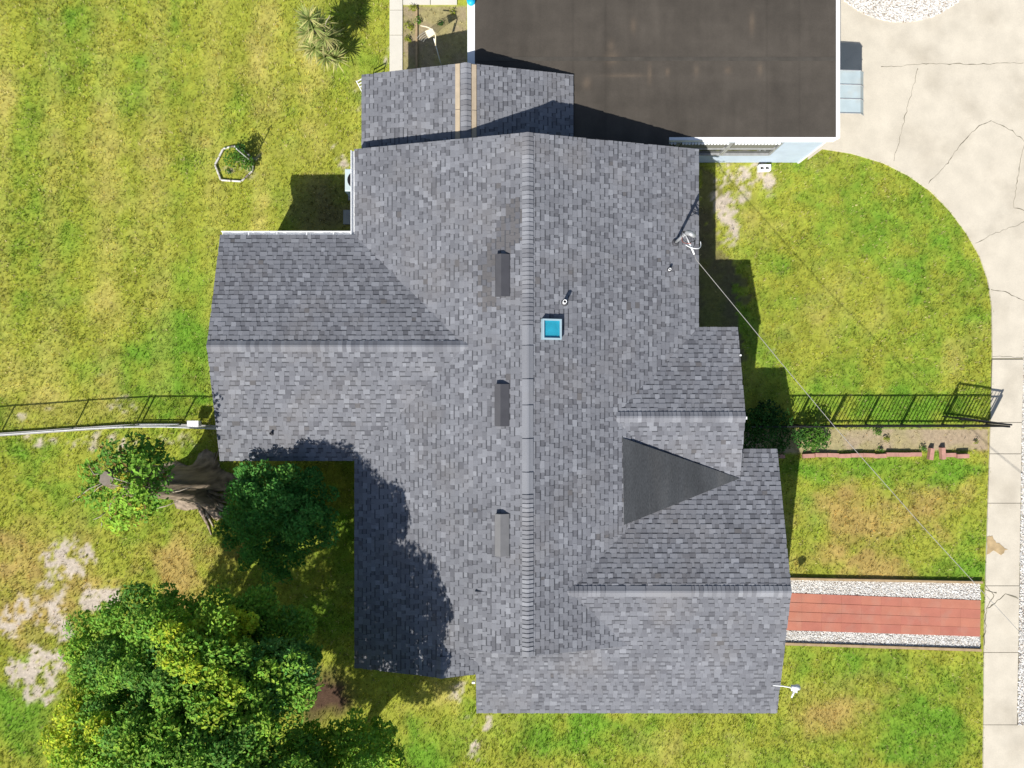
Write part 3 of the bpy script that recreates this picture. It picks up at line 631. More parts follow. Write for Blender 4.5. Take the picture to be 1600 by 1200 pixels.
for nm, p, d in (('gable_lamp', W(1164, 653, 3.2), (.10, .08, .10)), ('soffit_bracket', W(1157, 555, 2.9), (.05, .05, .06)), ('soffit_bracket', W(1218, 840, 2.9), (.05, .05, .05)), ('gutter_end', W(740, 1066, 2.6), (.10, .06, .10)), ('soffit_bracket', W(1234, 900, 3.2), (.04, .04, .05))):
    m = MB(); m.box(p, d); m.build(nm, M_WHITE, house, bevel=.01)

# ------------------------------------------------------------------ low gabled annex
annex = empty('gabled_annex'); tag(annex, 'low grey shingled gable addition with tan strips along its ridge', 'building')
for s in ANNEX_SLOPES: deck(s, 'roof_slope', annex, .10)
shingles_on(ANNEX_SLOPES, annex, 8, 120)
AZR = AZE + (AXR - AX0) * AK
ridge(annex, (AXR, AY1, AZR), (AXR, 6.5, AZR), [(0, 1, False)], AK, .15, 9)
for sgn, s in ((-1, ANNEX_SLOPES[0]), (1, ANNEX_SLOPES[1])):
    va, vb = s.S - .30, s.S - .165
    for (a, b) in ((0.0, 1.28), (1.30, 2.58)):
        m = MB(); vs = [s.at(u, v, n) for n in (.012, .034) for u, v in ((a, va), (b, va), (b, vb), (a, vb))]
        m.add(vs, [(0, 3, 2, 1), (4, 5, 6, 7), (0, 1, 5, 4), (1, 2, 6, 5), (2, 3, 7, 6), (3, 0, 4, 7)]); m.build('ridge_strip', M_TAN, annex)
gable_wall(AX0, AX1 - .4, 6.3, AY1, 'y', AZE, AZR - .06, 'wall', annex, M_STUCCO, inset=.3, rake=.15)

# ------------------------------------------------------------------ flat-roofed annex
flat = empty('flat_roof_annex'); tag(flat, 'flat roofed pale blue annex with a dark brown roof and white trim', 'building')
ZF = 2.13; FX0, FX1, FY0 = xx(742, ZF), xx(1306, ZF), yy(214.5, ZF); YTOP = 15.5
m = MB(); m.poly([(FX0, 6.50), (4.62, 6.50), (4.62, FY0), (FX1, FY0), (FX1, YTOP), (FX0, YTOP)], ZF - .10, ZF); m.build('roof', M_MEMBRANE, flat)
SPOTS = [(990, 40, 4, 10), (1043, 113, 3, 6), (1088, 110, 4, 9), (1138, 110, 5, 5), (1187, 108, 4, 10), (955, 90, 10, 11), (917, 130, 6, 8), (1175, 35, 4, 16), (975, 118, 30, 2.5), (955, 72, 5, 8), (1015, 115, 3, 14)]
def roof_sheet(x0, x1, y0, y1, z):
    ax, ay = np.arange(x0, x1 + .03, .06), np.arange(y0, y1 + .03, .06); ax[-1] = x1; ay[-1] = y1; X, Y = np.meshgrid(ax, ay); px = 800 + X * F / (H - z); py = 600 - Y * F / (H - z)
    st = fbm(X, Y * .12, .35, 4, 90) - .5; ln = fbm(X * .12, Y, .25, 3, 95) - .5; cl_ = fbm(X, Y, 1.6, 4, 97)
    c = np.array([.066, .057, .047])[None, None] * (1 + .45 * st + .18 * ln + .30 * (cl_ - .5))[..., None]; w = np.zeros(X.shape)
    for sx, sy, rx, ry in SPOTS: w = np.maximum(w, np.exp(-((px - sx) / rx) ** 2 - ((py - sy) / ry) ** 2) * (.25 + .9 * fbm(X, Y, .25, 3, 99)))
    lap = np.minimum(np.abs(((X - .37) % .95) - .475) / .02, 1); c = c * (.86 + .14 * lap[..., None]); w = np.clip(w, 0, 1)[..., None] * .62; c = c * (1 - w) + np.array([.16, .12, .085]) * w
    n1, n0 = X.shape; ii_ = np.arange(n1 * n0).reshape(n1, n0); f = np.stack([ii_[:-1, :-1], ii_[:-1, 1:], ii_[1:, 1:], ii_[1:, :-1]], -1).reshape(-1, 4)
    return np_mesh('roof_surface', np.stack([X, Y, z + .006 * (cl_ - .5) + .008], -1).reshape(-1, 3), f, M_FLAT, c.reshape(-1, 3), flat, smooth=True)
roof_sheet(FX0 + .002, FX1 - .002, FY0 + .002, YTOP - .002, ZF); roof_sheet(FX0 + .002, 4.618, 6.502, FY0, ZF)
for y in (9.55,):
    m = MB(); m.span((FX0 + .02, y - .06, ZF - .01), (FX1 - .02, y + .06, ZF + .016)); m.build('roof_seam', M_CRICKET2, flat)
m = MB(); m.span((FX1 + .002, FY0 - .03, ZF - .14), (FX1 + .115, YTOP, ZF + .02)); m.build('fascia', M_WHITE, flat)
m = MB(); m.span((4.62, FY0 - .002, ZF - .16), (FX1 - .002, FY0 - .09, ZF + .012)); m.build('fascia', M_WHITE, flat)
m = MB(); m.span((FX0 - .002, 8.7, ZF - .14), (FX0 - .22, YTOP, ZF + .005)); m.build('fascia', M_WHITE, flat)
wx1 = W(1247.5, 254).x; wy = W(1247.5, 254).y
wl0 = 3.3
m = MB(); m.span((wl0, wy, 0), (wx1, wy + .14, .72)); m.build('wall', M_BLUEWALL, flat)
m = MB(); m.span((8.10, wy, .722), (wx1, wy + .14, ZF - .11)); m.build('wall', M_BLUEWALL, flat)
m = MB(); m.span((wl0, wy, 1.90), (8.098, wy + .14, ZF - .11)); m.build('wall', M_BLUEWALL, flat)
m = MB(); m.span((wx1 - .14, wy + .142, 0), (wx1, YTOP, ZF - .11)); m.build('wall', M_BLUEWALL, flat)
m = MB(); m.span((FX0 + .1, 8.9, 0), (FX0 + .24, YTOP, ZF - .11)); m.build('wall', M_BLUEWALL, flat)
m = MB(); m.span((wx1 - .04, wy - .03, 0), (wx1 + .02, wy - .002, ZF - .17)); m.build('corner_trim', M_WHITE, flat)
for (a, b) in ((3.4, 4.95), (5.0, 6.52), (6.57, 8.05)):
    wnd = empty('window'); wnd.parent = flat
    m = MB(); m.span((a, wy + .05, .74), (b, wy + .07, 1.88)); m.build('pane', M_PANE, wnd)
    m = MB(); m.span((a + .08, wy + .02, 1.22), (b - .08, wy + .035, 1.80)); m.build('blind', M_BLIND, wnd)
    for (c, d, e, f) in ((a - .02, a + .03, .73, 1.89), (b - .03, b + .02, .73, 1.89), (a + .03, b - .03, .73, .78), (a + .03, b - .03, 1.30, 1.335)):
        m = MB(); m.span((c, wy - .015, e), (d, wy + .06, f)); m.build('frame', M_GALV, wnd)
    n = int((b - a) / .1)
    for i in range(n):
        m = MB(); x = a + .05 + (b - a - .1) * (i + .5) / n; m.tube([(x, wy - .02, 1.90), (x, wy - .02, 1.80)], [.045, .02], 6); m.build('valance_scallop', M_WHITE, wnd)
# little awning over the east door
aw = empty('awning'); aw.parent = flat; aw['label'] = 'pale ribbed awning over the east doorway'
ax0, ax1, ay0, ay1 = wx1, xx(1353, 1.95), yy(176, 2.0), yy(109, 2.0); npn = 3
for i in range(npn):
    m = MB(); a = ay0 + (ay1 - ay0) * i / npn; b = ay0 + (ay1 - ay0) * (i + 1) / npn - .01
    vs = [(ax0, a, 2.0), (ax1 - .15, a, 1.93), (ax1, a, 1.80), (ax0, b, 2.0), (ax1 - .15, b, 1.93), (ax1, b, 1.80)]; vs += [(x, y, z - .02) for x, y, z in vs]
    m.add(vs, [(0, 1, 4, 3), (1, 2, 5, 4), (6, 9, 10, 7), (7, 10, 11, 8), (0, 6, 7, 1), (1, 7, 8, 2), (3, 4, 10, 9), (4, 5, 11, 10), (2, 8, 11, 5), (0, 3, 9, 6)]); m.build('panel', M_PANEL, aw)
for i in range(npn + 1):
    y = ay0 + (ay1 - ay0) * i / npn; m = MB(); m.tube([(ax0, y, 2.012), (ax1 - .15, y, 1.942), (ax1 + .01, y, 1.80)], .014, 6); m.build('rib', M_GALV, aw)
m = MB(); m.tube([(FX0 - .11, 11.22, ZF + .0), (FX0 - .11, 11.22, ZF + .10)], [.11, .125], 16); bk = m.build('bucket_lid', M_CYAN, None, True); tag(bk, 'bright blue plastic tub sitting on the white roof edge', 'tub')

# ------------------------------------------------------------------ fences
def fence_path(pxs): return [W(*p) for p in pxs]
fb = W(1170, 664), W(1541, 663.5)
fence = empty('metal_fence'); tag(fence, 'black metal picket fence running from the house to the footpath', 'fence')
FH = 1.05; a, b = fb; d = (b - a).normalized(); Lf = (b - a).length
post_px = [1170, 1243, 1298, 1352, 1408, 1472, 1541]
POSTM = MB().box((0, 0, FH / 2), (.06, .06, FH + .04)).mesh('post', M_BLACK); PICK = MB().box((0, 0, .55), (.02, .02, 1.0)).mesh('picket', M_BLACK)
for px in post_px:
    o = link('post', POSTM, fence); p = a.lerp(b, (px - 1170) / 371); o.location = (p.x, p.y, 0)
for z in (.12, FH - .02):
    m = MB(); m.box(((a + b) / 2).xy.to_3d() + Vector((0, 0, z)), (Lf, .032, .035), Matrix.Rotation(math.atan2(d.y, d.x), 3, 'Z')); m.build('rail', M_BLACK, fence)
n = int(Lf / .118)
for i in range(1, n):
    o = link('picket', PICK, fence); p = a.lerp(b, i / n); o.location = (p.x, p.y, 0)
gate = empty('metal_gate'); tag(gate, 'black metal picket gate standing ajar at the footpath end of the fence', 'gate')
ga, gb = W(1541.5, 660.5), W(1471, 650.5); gd_ = (gb - ga).normalized(); gl = (gb - ga).length; R = Matrix.Rotation(math.atan2(gd_.y, gd_.x), 3, 'Z')
for t in (0.02, .98):
    m = MB(); p = ga.lerp(gb, t); m.box((p.x, p.y, .63), (.05, .05, 1.12), R); m.build('stile', M_BLACK, gate)
for z in (.11, 1.15):
    m = MB(); p = (ga + gb) / 2; m.box((p.x, p.y, z), (gl * .97, .036, .045), R); m.build('rail', M_BLACK, gate)
PG = MB().box((0, 0, .63), (.016, .016, 1.03)).mesh('picket', M_BLACK)
for i in range(1, 14):
    o = link('picket', PG, gate); p = ga.lerp(gb, i / 14); o.location = (p.x, p.y, 0)
m = MB(); p = ga.lerp(gb, .97); m.box((p.x, p.y - .03, .95), (.06, .08, .12), R); m.build('latch', M_BLACK, gate)
# chain-link fence on the other side
CLP = [(-60, 684), (0, 678), (60, 674), (115, 670), (160, 667), (215, 664), (283, 664), (330, 666), (372, 668)]
cl = empty('chain_link_fence'); tag(cl, 'low chain link fence with a grey kerb running to the west wing', 'fence')
cp = fence_path(CLP); CH = 1.0
kb = MB()
for q0, q1 in zip(cp[:-1], cp[1:]):
    m = MB(); dd = (q1 - q0).normalized(); nn = Vector((-dd.y, dd.x, 0)) * .055; off = Vector((0, -.02, 0))
    m.poly([tuple((q0 + nn + off).xy), tuple((q0 - nn + off).xy), tuple((q1 - nn + off).xy), tuple((q1 + nn + off).xy)], -.05, .07 + random.uniform(0, .008)); m.build('kerb', M_CONC3, cl)
m = MB(); m.tube([q + Vector((0, 0, CH)) for q in cp], .022, 8); m.build('top_rail', M_GALV, cl, True)
CPOST = MB().tube([(0, 0, 0), (0, 0, CH + .03)], .026, 8).mesh('post', M_GALV, True)
for px, py in ((0, 678), (115, 670), (211, 664), (219, 664), (283, 664), (330, 666)):
    o = link('post', CPOST, cl); o.location = W(px, py)
def fpt(sdist):
    acc = 0
    for q0, q1 in zip(cp[:-1], cp[1:]):
        l = (q1 - q0).length
        if sdist <= acc + l: return q0.lerp(q1, (sdist - acc) / l)
        acc += l
    return cp[-1]
tot = sum((q1 - q0).length for q0, q1 in zip(cp[:-1], cp[1:])); mm = MB(); sd = 0
while sd < tot - 1:
    for up in (0, 1):
        p0 = fpt(sd + (0 if up else .93)); p1 = fpt(sd + (.93 if up else 0)); mm.tube([p0 + Vector((0, 0, .07)), p1 + Vector((0, 0, CH))], .0016, 3, False)
    sd += .075
mm.build('wire_mesh', M_GALV, cl)
for z in (.12,):
    m = MB(); m.tube([W(219, 662.5) + Vector((0, 0, z)), W(283, 662.5) + Vector((0, 0, z))], .02, 6); m.build('gate_rail', M_GALV, cl)
bx = W(310, 661); e = empty('utility_box', bx); tag(e, 'small white box on a short stand beside the chain link fence', 'utility box')
m = MB(); m.box((0.03, 0.0, .34), (.33, .17, .24)); m.build('body', M_WHITE, e, bevel=.015)
m = MB(); m.box((0.03, 0.0, .465), (.36, .20, .025)); m.build('lid', M_WHITE, e)
m = MB(); m.box((0.03, 0, .11), (.06, .06, .22)); m.build('stand', M_GALV, e)
# fence wire continuing to the house
m = MB(); m.tube([W(1160, 664.5) + Vector((0, 0, .9)), W(1246, 664.5) + Vector((0, 0, .92))], .006, 5); tag(m.build('guide_wire', M_GALV), 'thin pale wire strung across the shaded shrub by the picket fence', 'wire')

# ------------------------------------------------------------------ plants
def leaves(name, P, Nrm, size, cols, parent, asp=.55, material=None):
    """diamond leaves at P with normals Nrm"""
    n = len(P); rv = RNG.normal(0, 1, (n, 3)); t = np.cross(Nrm, rv); t /= np.linalg.norm(t, axis=1, keepdims=True) + 1e-9; b = np.cross(Nrm, t)
    s = size * RNG.uniform(.65, 1.35, (n, 1)); a = P - t * s * .5; c = P + t * s * .5 - Nrm * s * .12; l = P + b * s * asp * .5 + Nrm * s * .05; r = P - b * s * asp * .5 + Nrm * s * .05
    v = np.stack([a, l, c, r], 1).reshape(-1, 3); i = 4 * np.arange(n)[:, None]; f = np.concatenate([i + np.array([[0, 2, 1]]), i + np.array([[0, 3, 2]])])
    return np_mesh(name, v, f, material or M_LEAF, np.repeat(cols, 4, 0), parent)
def crown_points(lobes, dens, shell=.55):
    P, Nn, li = [], [], []
    for k, (c, r, _) in enumerate(lobes):
        c = np.array(c); r = np.array(r); n = int(dens * (r[0] * r[1] + r[0] * r[2] + r[1] * r[2]) / 3)
        d = RNG.normal(0, 1, (n, 3)); d /= np.linalg.norm(d, axis=1, keepdims=True)
        nz = fbm(d[:, 0] * 2 + k * 7 + d[:, 2], d[:, 1] * 2 - k * 3, .8, 3, 50 + k); rad = (shell + (1 - shell) * RNG.random(n) ** .6) * (.62 + .72 * nz)
        p = c + d * r * rad[:, None]; nn = d * .65 + np.array([0, 0, .6]) + np.array(SUN)[None] * .45 + RNG.normal(0, .40, (n, 3)); nn /= np.linalg.norm(nn, axis=1, keepdims=True)
        P.append(p); Nn.append(nn); li.append(np.full(n, k))
    return np.concatenate(P), np.concatenate(Nn), np.concatenate(li)
def sublobes(lobes, n, rs, seed, core=True):
    rnd = random.Random(seed); out = []
    for c, r, ch in lobes:
        c = Vector(c)
        if core: out.append((tuple(c), (r[0] * .72, r[1] * .72, r[2] * .7), ch))
        for i in range(n):
            a = rnd.uniform(0, 6.283); el = math.asin(rnd.uniform(-.25, 1)); d = Vector((math.cos(a) * math.cos(el) * r[0], math.sin(a) * math.cos(el) * r[1], math.sin(el) * r[2])) * rnd.uniform(.68, .95)
            q = rnd.uniform(.75, 1.25) * rs * r[0]; c2 = ch
            if rnd.random() < .22: c2 = rnd.choice({'d': 'mb', 'm': 'gd', 'g': 'ym', 'y': 'gY', 'Y': 'yg', 'b': 'dm'}[ch])
            out.append((tuple(c + d), (q, q, q * .8), c2))
    return out
def limbs(name, base, tips, r0, parent, material=M_BARK, n=8):
    m = MB()
    for tip, r in tips:
        tip = Vector(tip); b = Vector(base); mid = b.lerp(tip, .5) + Vector((random.uniform(-.2, .2), random.uniform(-.2, .2), random.uniform(.1, .4)))
        m.tube([b, b.lerp(mid, .5) + Vector((0, 0, .15)), mid, tip], [r, r * .75, r * .5, r * .15], n)
    return m.build(name, material, parent, True)
def tree(name, label, cat_, base, h_trunk, r_trunk, lobes, dens, size, pal, seed, group=None, sub=7, rs=.42):
    random.seed(seed); e = empty(name, (0, 0, 0)); tag(e, label, cat_, group); b = Vector(base)
    top = b + Vector((random.uniform(-.15, .15), random.uniform(-.15, .15), h_trunk)); m = MB()
    m.tube([b - Vector((0, 0, .1)), b + Vector((0, 0, .15)), b.lerp(top, .5), top], [r_trunk * 1.6, r_trunk * 1.15, r_trunk, r_trunk * .8], 10); m.build('trunk', M_BARK, e, True)
    big = sorted(lobes, key=lambda l: -l[1][0])[:9]; limbs('limb', top - Vector((0, 0, .15)), [(l[0], r_trunk * .55) for l in big], r_trunk, e)
    lobes = sublobes(lobes, sub, rs, seed)
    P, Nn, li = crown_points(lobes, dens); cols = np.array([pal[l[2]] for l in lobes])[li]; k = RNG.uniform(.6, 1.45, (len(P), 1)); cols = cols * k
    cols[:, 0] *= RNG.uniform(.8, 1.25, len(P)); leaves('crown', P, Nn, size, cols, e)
    return e
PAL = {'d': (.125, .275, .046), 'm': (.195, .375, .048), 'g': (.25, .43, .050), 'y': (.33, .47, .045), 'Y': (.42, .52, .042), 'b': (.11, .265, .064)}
def lobe(px, py, z, rpx, ch, flat_=.75, jit=0.0):
    p = W(px, py, z); r = rpx * (H - z) / F; return (tuple(p), (r, r, r * flat_), ch)
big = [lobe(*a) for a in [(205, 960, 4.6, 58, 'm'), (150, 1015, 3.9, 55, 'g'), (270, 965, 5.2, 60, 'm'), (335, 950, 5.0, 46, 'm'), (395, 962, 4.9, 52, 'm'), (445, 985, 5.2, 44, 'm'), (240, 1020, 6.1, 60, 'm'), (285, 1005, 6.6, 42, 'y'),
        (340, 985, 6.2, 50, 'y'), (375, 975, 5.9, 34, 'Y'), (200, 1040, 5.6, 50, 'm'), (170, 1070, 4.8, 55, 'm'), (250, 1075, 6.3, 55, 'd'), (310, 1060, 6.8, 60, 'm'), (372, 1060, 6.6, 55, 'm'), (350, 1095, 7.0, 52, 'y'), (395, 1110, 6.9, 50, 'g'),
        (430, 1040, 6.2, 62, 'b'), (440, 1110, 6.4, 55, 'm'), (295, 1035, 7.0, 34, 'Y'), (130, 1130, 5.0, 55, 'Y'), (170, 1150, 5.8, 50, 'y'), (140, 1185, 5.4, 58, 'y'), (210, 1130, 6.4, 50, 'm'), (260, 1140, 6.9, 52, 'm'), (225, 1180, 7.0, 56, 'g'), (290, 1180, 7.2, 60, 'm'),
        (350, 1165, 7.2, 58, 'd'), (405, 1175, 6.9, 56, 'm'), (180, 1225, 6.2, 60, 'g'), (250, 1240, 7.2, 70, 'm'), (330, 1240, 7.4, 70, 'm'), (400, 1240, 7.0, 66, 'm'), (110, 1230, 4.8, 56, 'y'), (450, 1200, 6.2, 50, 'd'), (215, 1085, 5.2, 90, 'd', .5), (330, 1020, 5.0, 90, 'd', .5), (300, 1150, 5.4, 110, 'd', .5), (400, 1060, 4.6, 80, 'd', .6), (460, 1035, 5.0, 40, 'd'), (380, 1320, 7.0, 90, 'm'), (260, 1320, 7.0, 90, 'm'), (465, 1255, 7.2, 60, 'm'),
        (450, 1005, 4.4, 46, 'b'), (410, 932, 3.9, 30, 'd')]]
big += [((-7.3, -11.6, 5.0), (1.6, 1.6, 1.3), 'm'), ((-6.2, -12.4, 4.4), (1.5, 1.5, 1.2), 'm'), ((-8.8, -12.2, 5.2), (1.8, 1.8, 1.4), 'g'), ((-5.9, -11.2, 4.5), (1.1, 1.1, .9), 'm'), ((-6.9, -13.4, 4.6), (1.5, 1.5, 1.2), 'm')]
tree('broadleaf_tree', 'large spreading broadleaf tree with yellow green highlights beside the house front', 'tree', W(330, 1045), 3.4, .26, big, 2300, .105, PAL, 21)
sec = [lobe(*a) for a in [(545, 1150, 5.6, 34, 'g'), (515, 1165, 5.3, 40, 'g'), (590, 1165, 5.25, 36, 'm'), (560, 1192, 5.95, 48, 'g'), (606, 1195, 5.15, 30, 'y'), (510, 1205, 5.6, 46, 'g'), (580, 1235, 5.1, 50, 'm'), (500, 1255, 4.6, 60, 'g'), (620, 1240, 4.6, 38, 'm'), (592, 1140, 4.3, 22, 'm'), (550, 1320, 4.2, 70, 'm'), (478, 1175, 5.0, 38, 'm'), (470, 1220, 5.3, 46, 'g')]] + [((-5.0, -13.5, 4.4), (1.15, 1.15, .9), 'm'), ((-4.2, -12.9, 4.2), (.8, .8, .7), 'm'), ((-5.9, -13.2, 4.4), (1.0, 1.0, .8), 'm')]
tree('small_tree', 'smaller tree cut off by the lower edge south of the porch gable', 'tree', W(500, 1260), 3.0, .16, sec, 2500, .10, PAL, 22)
rb = [lobe(*a) for a in [(435, 795, 2.9, 62, 'd'), (385, 790, 2.3, 40, 'm'), (400, 755, 2.7, 40, 'd'), (450, 752, 3.0, 42, 'm'), (487, 772, 2.8, 36, 'd'), (495, 815, 2.5, 36, 'm'), (465, 840, 2.5, 40, 'd'), (415, 840, 2.4, 44, 'd'), (372, 830, 1.9, 30, 'd'), (425, 790, 3.5, 46, 'm'), (465, 800, 3.4, 40, 'm'), (440, 870, 1.9, 34, 'd'), (395, 862, 1.8, 28, 'd'), (375, 765, 1.9, 26, 'm')]]
tree('round_tree', 'dense round dark green tree in the corner under the west wing', 'tree', W(447, 775), 1.5, .11, rb, 2600, .095, {'d': (.075, .235, .042), 'm': (.105, .295, .055), 'b': (.062, .200, .050), 'g': (.14, .33, .055)}, 23, sub=5)
# pollarded trunk with regrowth
pt = empty('pollarded_tree'); tag(pt, 'thick cut off tree trunk with root flare and yellowing regrowth on top', 'tree')
b0 = W(316, 757); t0 = W(166, 748, 5.0); m = MB(); ring = 26; prof = [(0, -.08, 1.05), (0.02, .12, .82), (.09, .5, .60), (.22, 1.1, .50), (.5, 2.5, .44), (.8, 4.0, .38), (1, 5.0, .17)]; vs = []
for t, z, r in prof:
    c = b0.lerp(t0, t)
    for i in range(ring):
        a = 2 * math.pi * i / ring; fl_ = (1 + .30 * math.sin(a * 5 + 1) * max(0, 1 - z / 1.4) + .10 * math.sin(a * 7 + 2) + .06 * math.sin(a * 3 + t * 3)); vs.append((c.x + r * fl_ * math.cos(a), c.y + r * fl_ * math.sin(a), z))
fs = [(k * ring + i, k * ring + (i + 1) % ring, (k + 1) * ring + (i + 1) % ring, (k + 1) * ring + i) for k in range(len(prof) - 1) for i in range(ring)]
m.add(vs, fs); m.build('trunk', M_BARK2, pt, True)
m = MB(); n0 = (len(prof) - 1) * ring; m.add([(x, y, z + .01) for x, y, z in vs[n0:]], [tuple(range(ring))]); m.build('cut_top', M_CUT, pt)
random.seed(5)
for i in range(20):
    a = random.uniform(-1.6, 1.2) ; m = MB(); r0 = random.uniform(.5, .8); r1 = random.uniform(.9, 1.5); p = b0 + Vector((r0 * math.cos(a), r0 * math.sin(a) - .15, .10)); q = b0 + Vector((r1 * math.cos(a + .15), r1 * math.sin(a + .15) - .2, .0))
    m.tube([b0 + Vector((.4 * math.cos(a), .4 * math.sin(a), .45)), p, q], [.08, .055, .02], 6); m.build('root', M_BARK2 if i % 3 else M_TWIG, pt, True)
rl = [lobe(*a) for a in [(175, 720, 4.6, 32, 'd'), (210, 735, 4.9, 34, 'm'), (150, 770, 4.4, 30, 'm'), (200, 775, 5.0, 32, 'g'), (235, 760, 4.3, 30, 'd'), (190, 800, 4.4, 32, 'g'), (225, 790, 4.3, 26, 'm'), (215, 705, 4.0, 28, 'd'), (250, 730, 3.8, 26, 'd'), (140, 735, 4.2, 20, 'm'), (180, 815, 4.0, 22, 'y'), (128, 772, 4.4, 8, 'Y'), (192, 745, 5.2, 9, 'Y'), (183, 762, 5.2, 9, 'Y'), (215, 792, 4.9, 9, 'Y'), (240, 705, 3.4, 22, 'd')]]
P, Nn, li = crown_points(rl, 1100, .3); pal = dict(PAL); pal['Y'] = (.42, .40, .05); cols = np.array([pal[l[2]] for l in rl])[li] * RNG.uniform(.6, 1.5, (len(P), 1)); br = RNG.random(len(P)) < .06; cols[br] = (.22, .15, .05)
leaves('regrowth_foliage', P, Nn, .13, cols, pt)
m = MB()
for l in rl:
    for _ in range(1): c = Vector(l[0]); m.tube([t0 - Vector((0, 0, random.uniform(.5, 1.6))), t0.lerp(c, .6) + Vector((0, 0, .1)), c + Vector((random.uniform(-.3, .3), random.uniform(-.3, .3), 0))], [.02, .012, .004], 5)
for (x0, y0, x1, y1) in ((165, 800, 146, 812), (160, 812, 158, 825), (262, 770, 300, 760), (240, 795, 280, 782)):
    m.tube([W(x0, y0, 3.6), W((x0 + x1) / 2, (y0 + y1) / 2 + 2, 3.7), W(x1, y1, 3.6)], [.02, .014, .006], 5)
m.build('twigs', M_TWIG, pt, True)
# shrubs
def shrub(name, label, lobes, dens, size, pal, base, group=None):
    e = empty(name); tag(e, label, 'shrub', group); P, Nn, li = crown_points(lobes, dens, .3); cols = np.array([pal[l[2]] for l in lobes])[li] * RNG.uniform(.6, 1.5, (len(P), 1))
    k = P[:, 2] > .03; leaves('foliage', P[k], Nn[k], size, cols[k], e); b = Vector(base); m = MB()
    for l in lobes: m.tube([b + Vector((random.uniform(-.04, .04), random.uniform(-.04, .04), -.05)), b.lerp(Vector(l[0]), .6) + Vector((0, 0, .05)), l[0]], [.018, .012, .004], 5)
    m.build('stems', M_TWIG, e, True); return e
SP = {'g': (.075, .175, .022), 'm': (.04, .115, .022), 'y': (.23, .27, .03), 'd': (.02, .065, .02)}
shrub('sunlit_shrub', 'leafy bright green shrub in the soil bed under the picket fence', [lobe(*a) for a in [(1268, 683, .5, 22, 'g'), (1282, 678, .6, 16, 'g'), (1255, 690, .4, 15, 'm'), (1285, 692, .3, 13, 'm'), (1250, 678, .5, 12, 'm'), (1272, 700, .2, 8, 'g')]], 2400, .085, SP, W(1268, 684))
shrub('shaded_shrub', 'dark green shrub in the shade between the two east gables', [lobe(*a) for a in [(1190, 668, .8, 32, 'm'), (1180, 690, .7, 26, 'm'), (1215, 660, .6, 24, 'm'), (1200, 645, .5, 22, 'd'), (1225, 684, .5, 20, 'm'), (1170, 655, .5, 20, 'm'), (1215, 700, .3, 14, 'm')]], 1500, .10, SP, W(1190, 672))
shrub('planter_shrub', 'bright green shrub inside the white edged octagonal planter', [lobe(*a) for a in [(362, 246, .45, 15, 'g'), (374, 242, .6, 12, 'g'), (368, 255, .4, 11, 'y'), (376, 232, .5, 10, 'm'), (385, 256, .3, 12, 'g'), (390, 250, .25, 9, 'g')]], 3000, .075, SP, W(369, 248))
for (x, y, r, ch, lab) in ((1370, 674, 8, 'g', 'small weed growing in the soil bed below the third fence panel'), (1385, 686, 5, 'y', 'tiny pale weed in the middle of the soil bed'), (1375, 702, 5, 'g', 'tiny weed beside the pink bricks under the fence'), (1442, 701, 6, 'g', 'small weed beside the gap in the pink brick edging'), (1525, 690, 4, 'y', 'tiny weed in the soil bed near the footpath'),
      (644, 12, 7, 'y', 'grassy weed at the top of the north soil bed'), (652, 32, 6, 'g', 'round green weed in the north soil bed'), (707, 18, 5, 'y', 'small olive weed in the far end of the north soil bed'), (687, 36, 5, 'm', 'small dark weed in the middle of the north soil bed'), (636, 60, 6, 'y', 'pale weed hugging the north garden path'), (637, 40, 7, 'y', 'straggly yellow weed beside the north garden path'),
      (356, 268, 5, 'm', 'tiny seedling on bare soil inside the octagonal planter')):
    shrub('weed', lab, [lobe(x, y, .08, r, ch), lobe(x + r * .6, y + r * .4, .06, r * .6, ch)], 3500, .055, SP, W(x, y), 'small weeds on bare soil')
# yucca
yu = empty('yucca'); tag(yu, 'spiky pale green yucca clump on the north west lawn', 'yucca'); yb = W(516, 90)
V, Fc, Cl = [], [], []
ros = [(0, 0, 1.9), (-.05, .12, 2.2), (.22, -.1, 1.55), (-.28, .05, 1.5), (.12, .25, 1.7), (-.2, -.22, 1.1), (.3, .15, 1.1), (.05, -.33, .75), (-.33, .3, 1.2), (.3, -.3, .6), (-.1, .4, 1.0), (-.42, -.05, .8)]
for rx, ry, rz in ros:
    for k in range(75):
        az = random.uniform(0, 6.283); el = random.uniform(-.35, 1.25); ln = random.uniform(.34, .58); w = .017
        d = Vector((math.cos(az) * math.cos(el), math.sin(az) * math.cos(el), math.sin(el))); sd_ = d.cross(Vector((0, 0, 1))).normalized() * w; c = yb + Vector((rx, ry, rz)); b = len(V)
        mid = c + d * ln * .55; tip = c + d * ln - Vector((0, 0, .10 * ln))
        V += [tuple(c - sd_ * .6), tuple(c + sd_ * .6), tuple(mid + sd_), tuple(mid - sd_), tuple(tip)]; Fc += [(b, b + 1, b + 2), (b, b + 2, b + 3), (b + 3, b + 2, b + 4)]
        old = el < .1 or random.random() < .2; cc = (.50, .47, .20) if old else (.36, .44, .14); q = random.uniform(.6, 1.35); Cl += [tuple(x * q for x in cc)] * 5
np_mesh('leaves', np.array(V), np.array(Fc), M_LEAF, np.array(Cl), yu)
m = MB()
for rx, ry, rz in ros: m.tube([yb + Vector((rx * .2, ry * .2, -.05)), yb + Vector((rx * .7, ry * .7, rz * .5)), yb + Vector((rx, ry, rz))], [.08, .06, .05], 7)
m.build('stem', M_BARK, yu, True)
m = MB(); m.tube([yb + Vector((.12, .05, 1.2)), yb + Vector((.38, .12, 2.0)), yb + Vector((.62, .1, 2.45))], [.02, .013, .008], 5); m.build('flower_stalk', M_TWIG, yu, True)

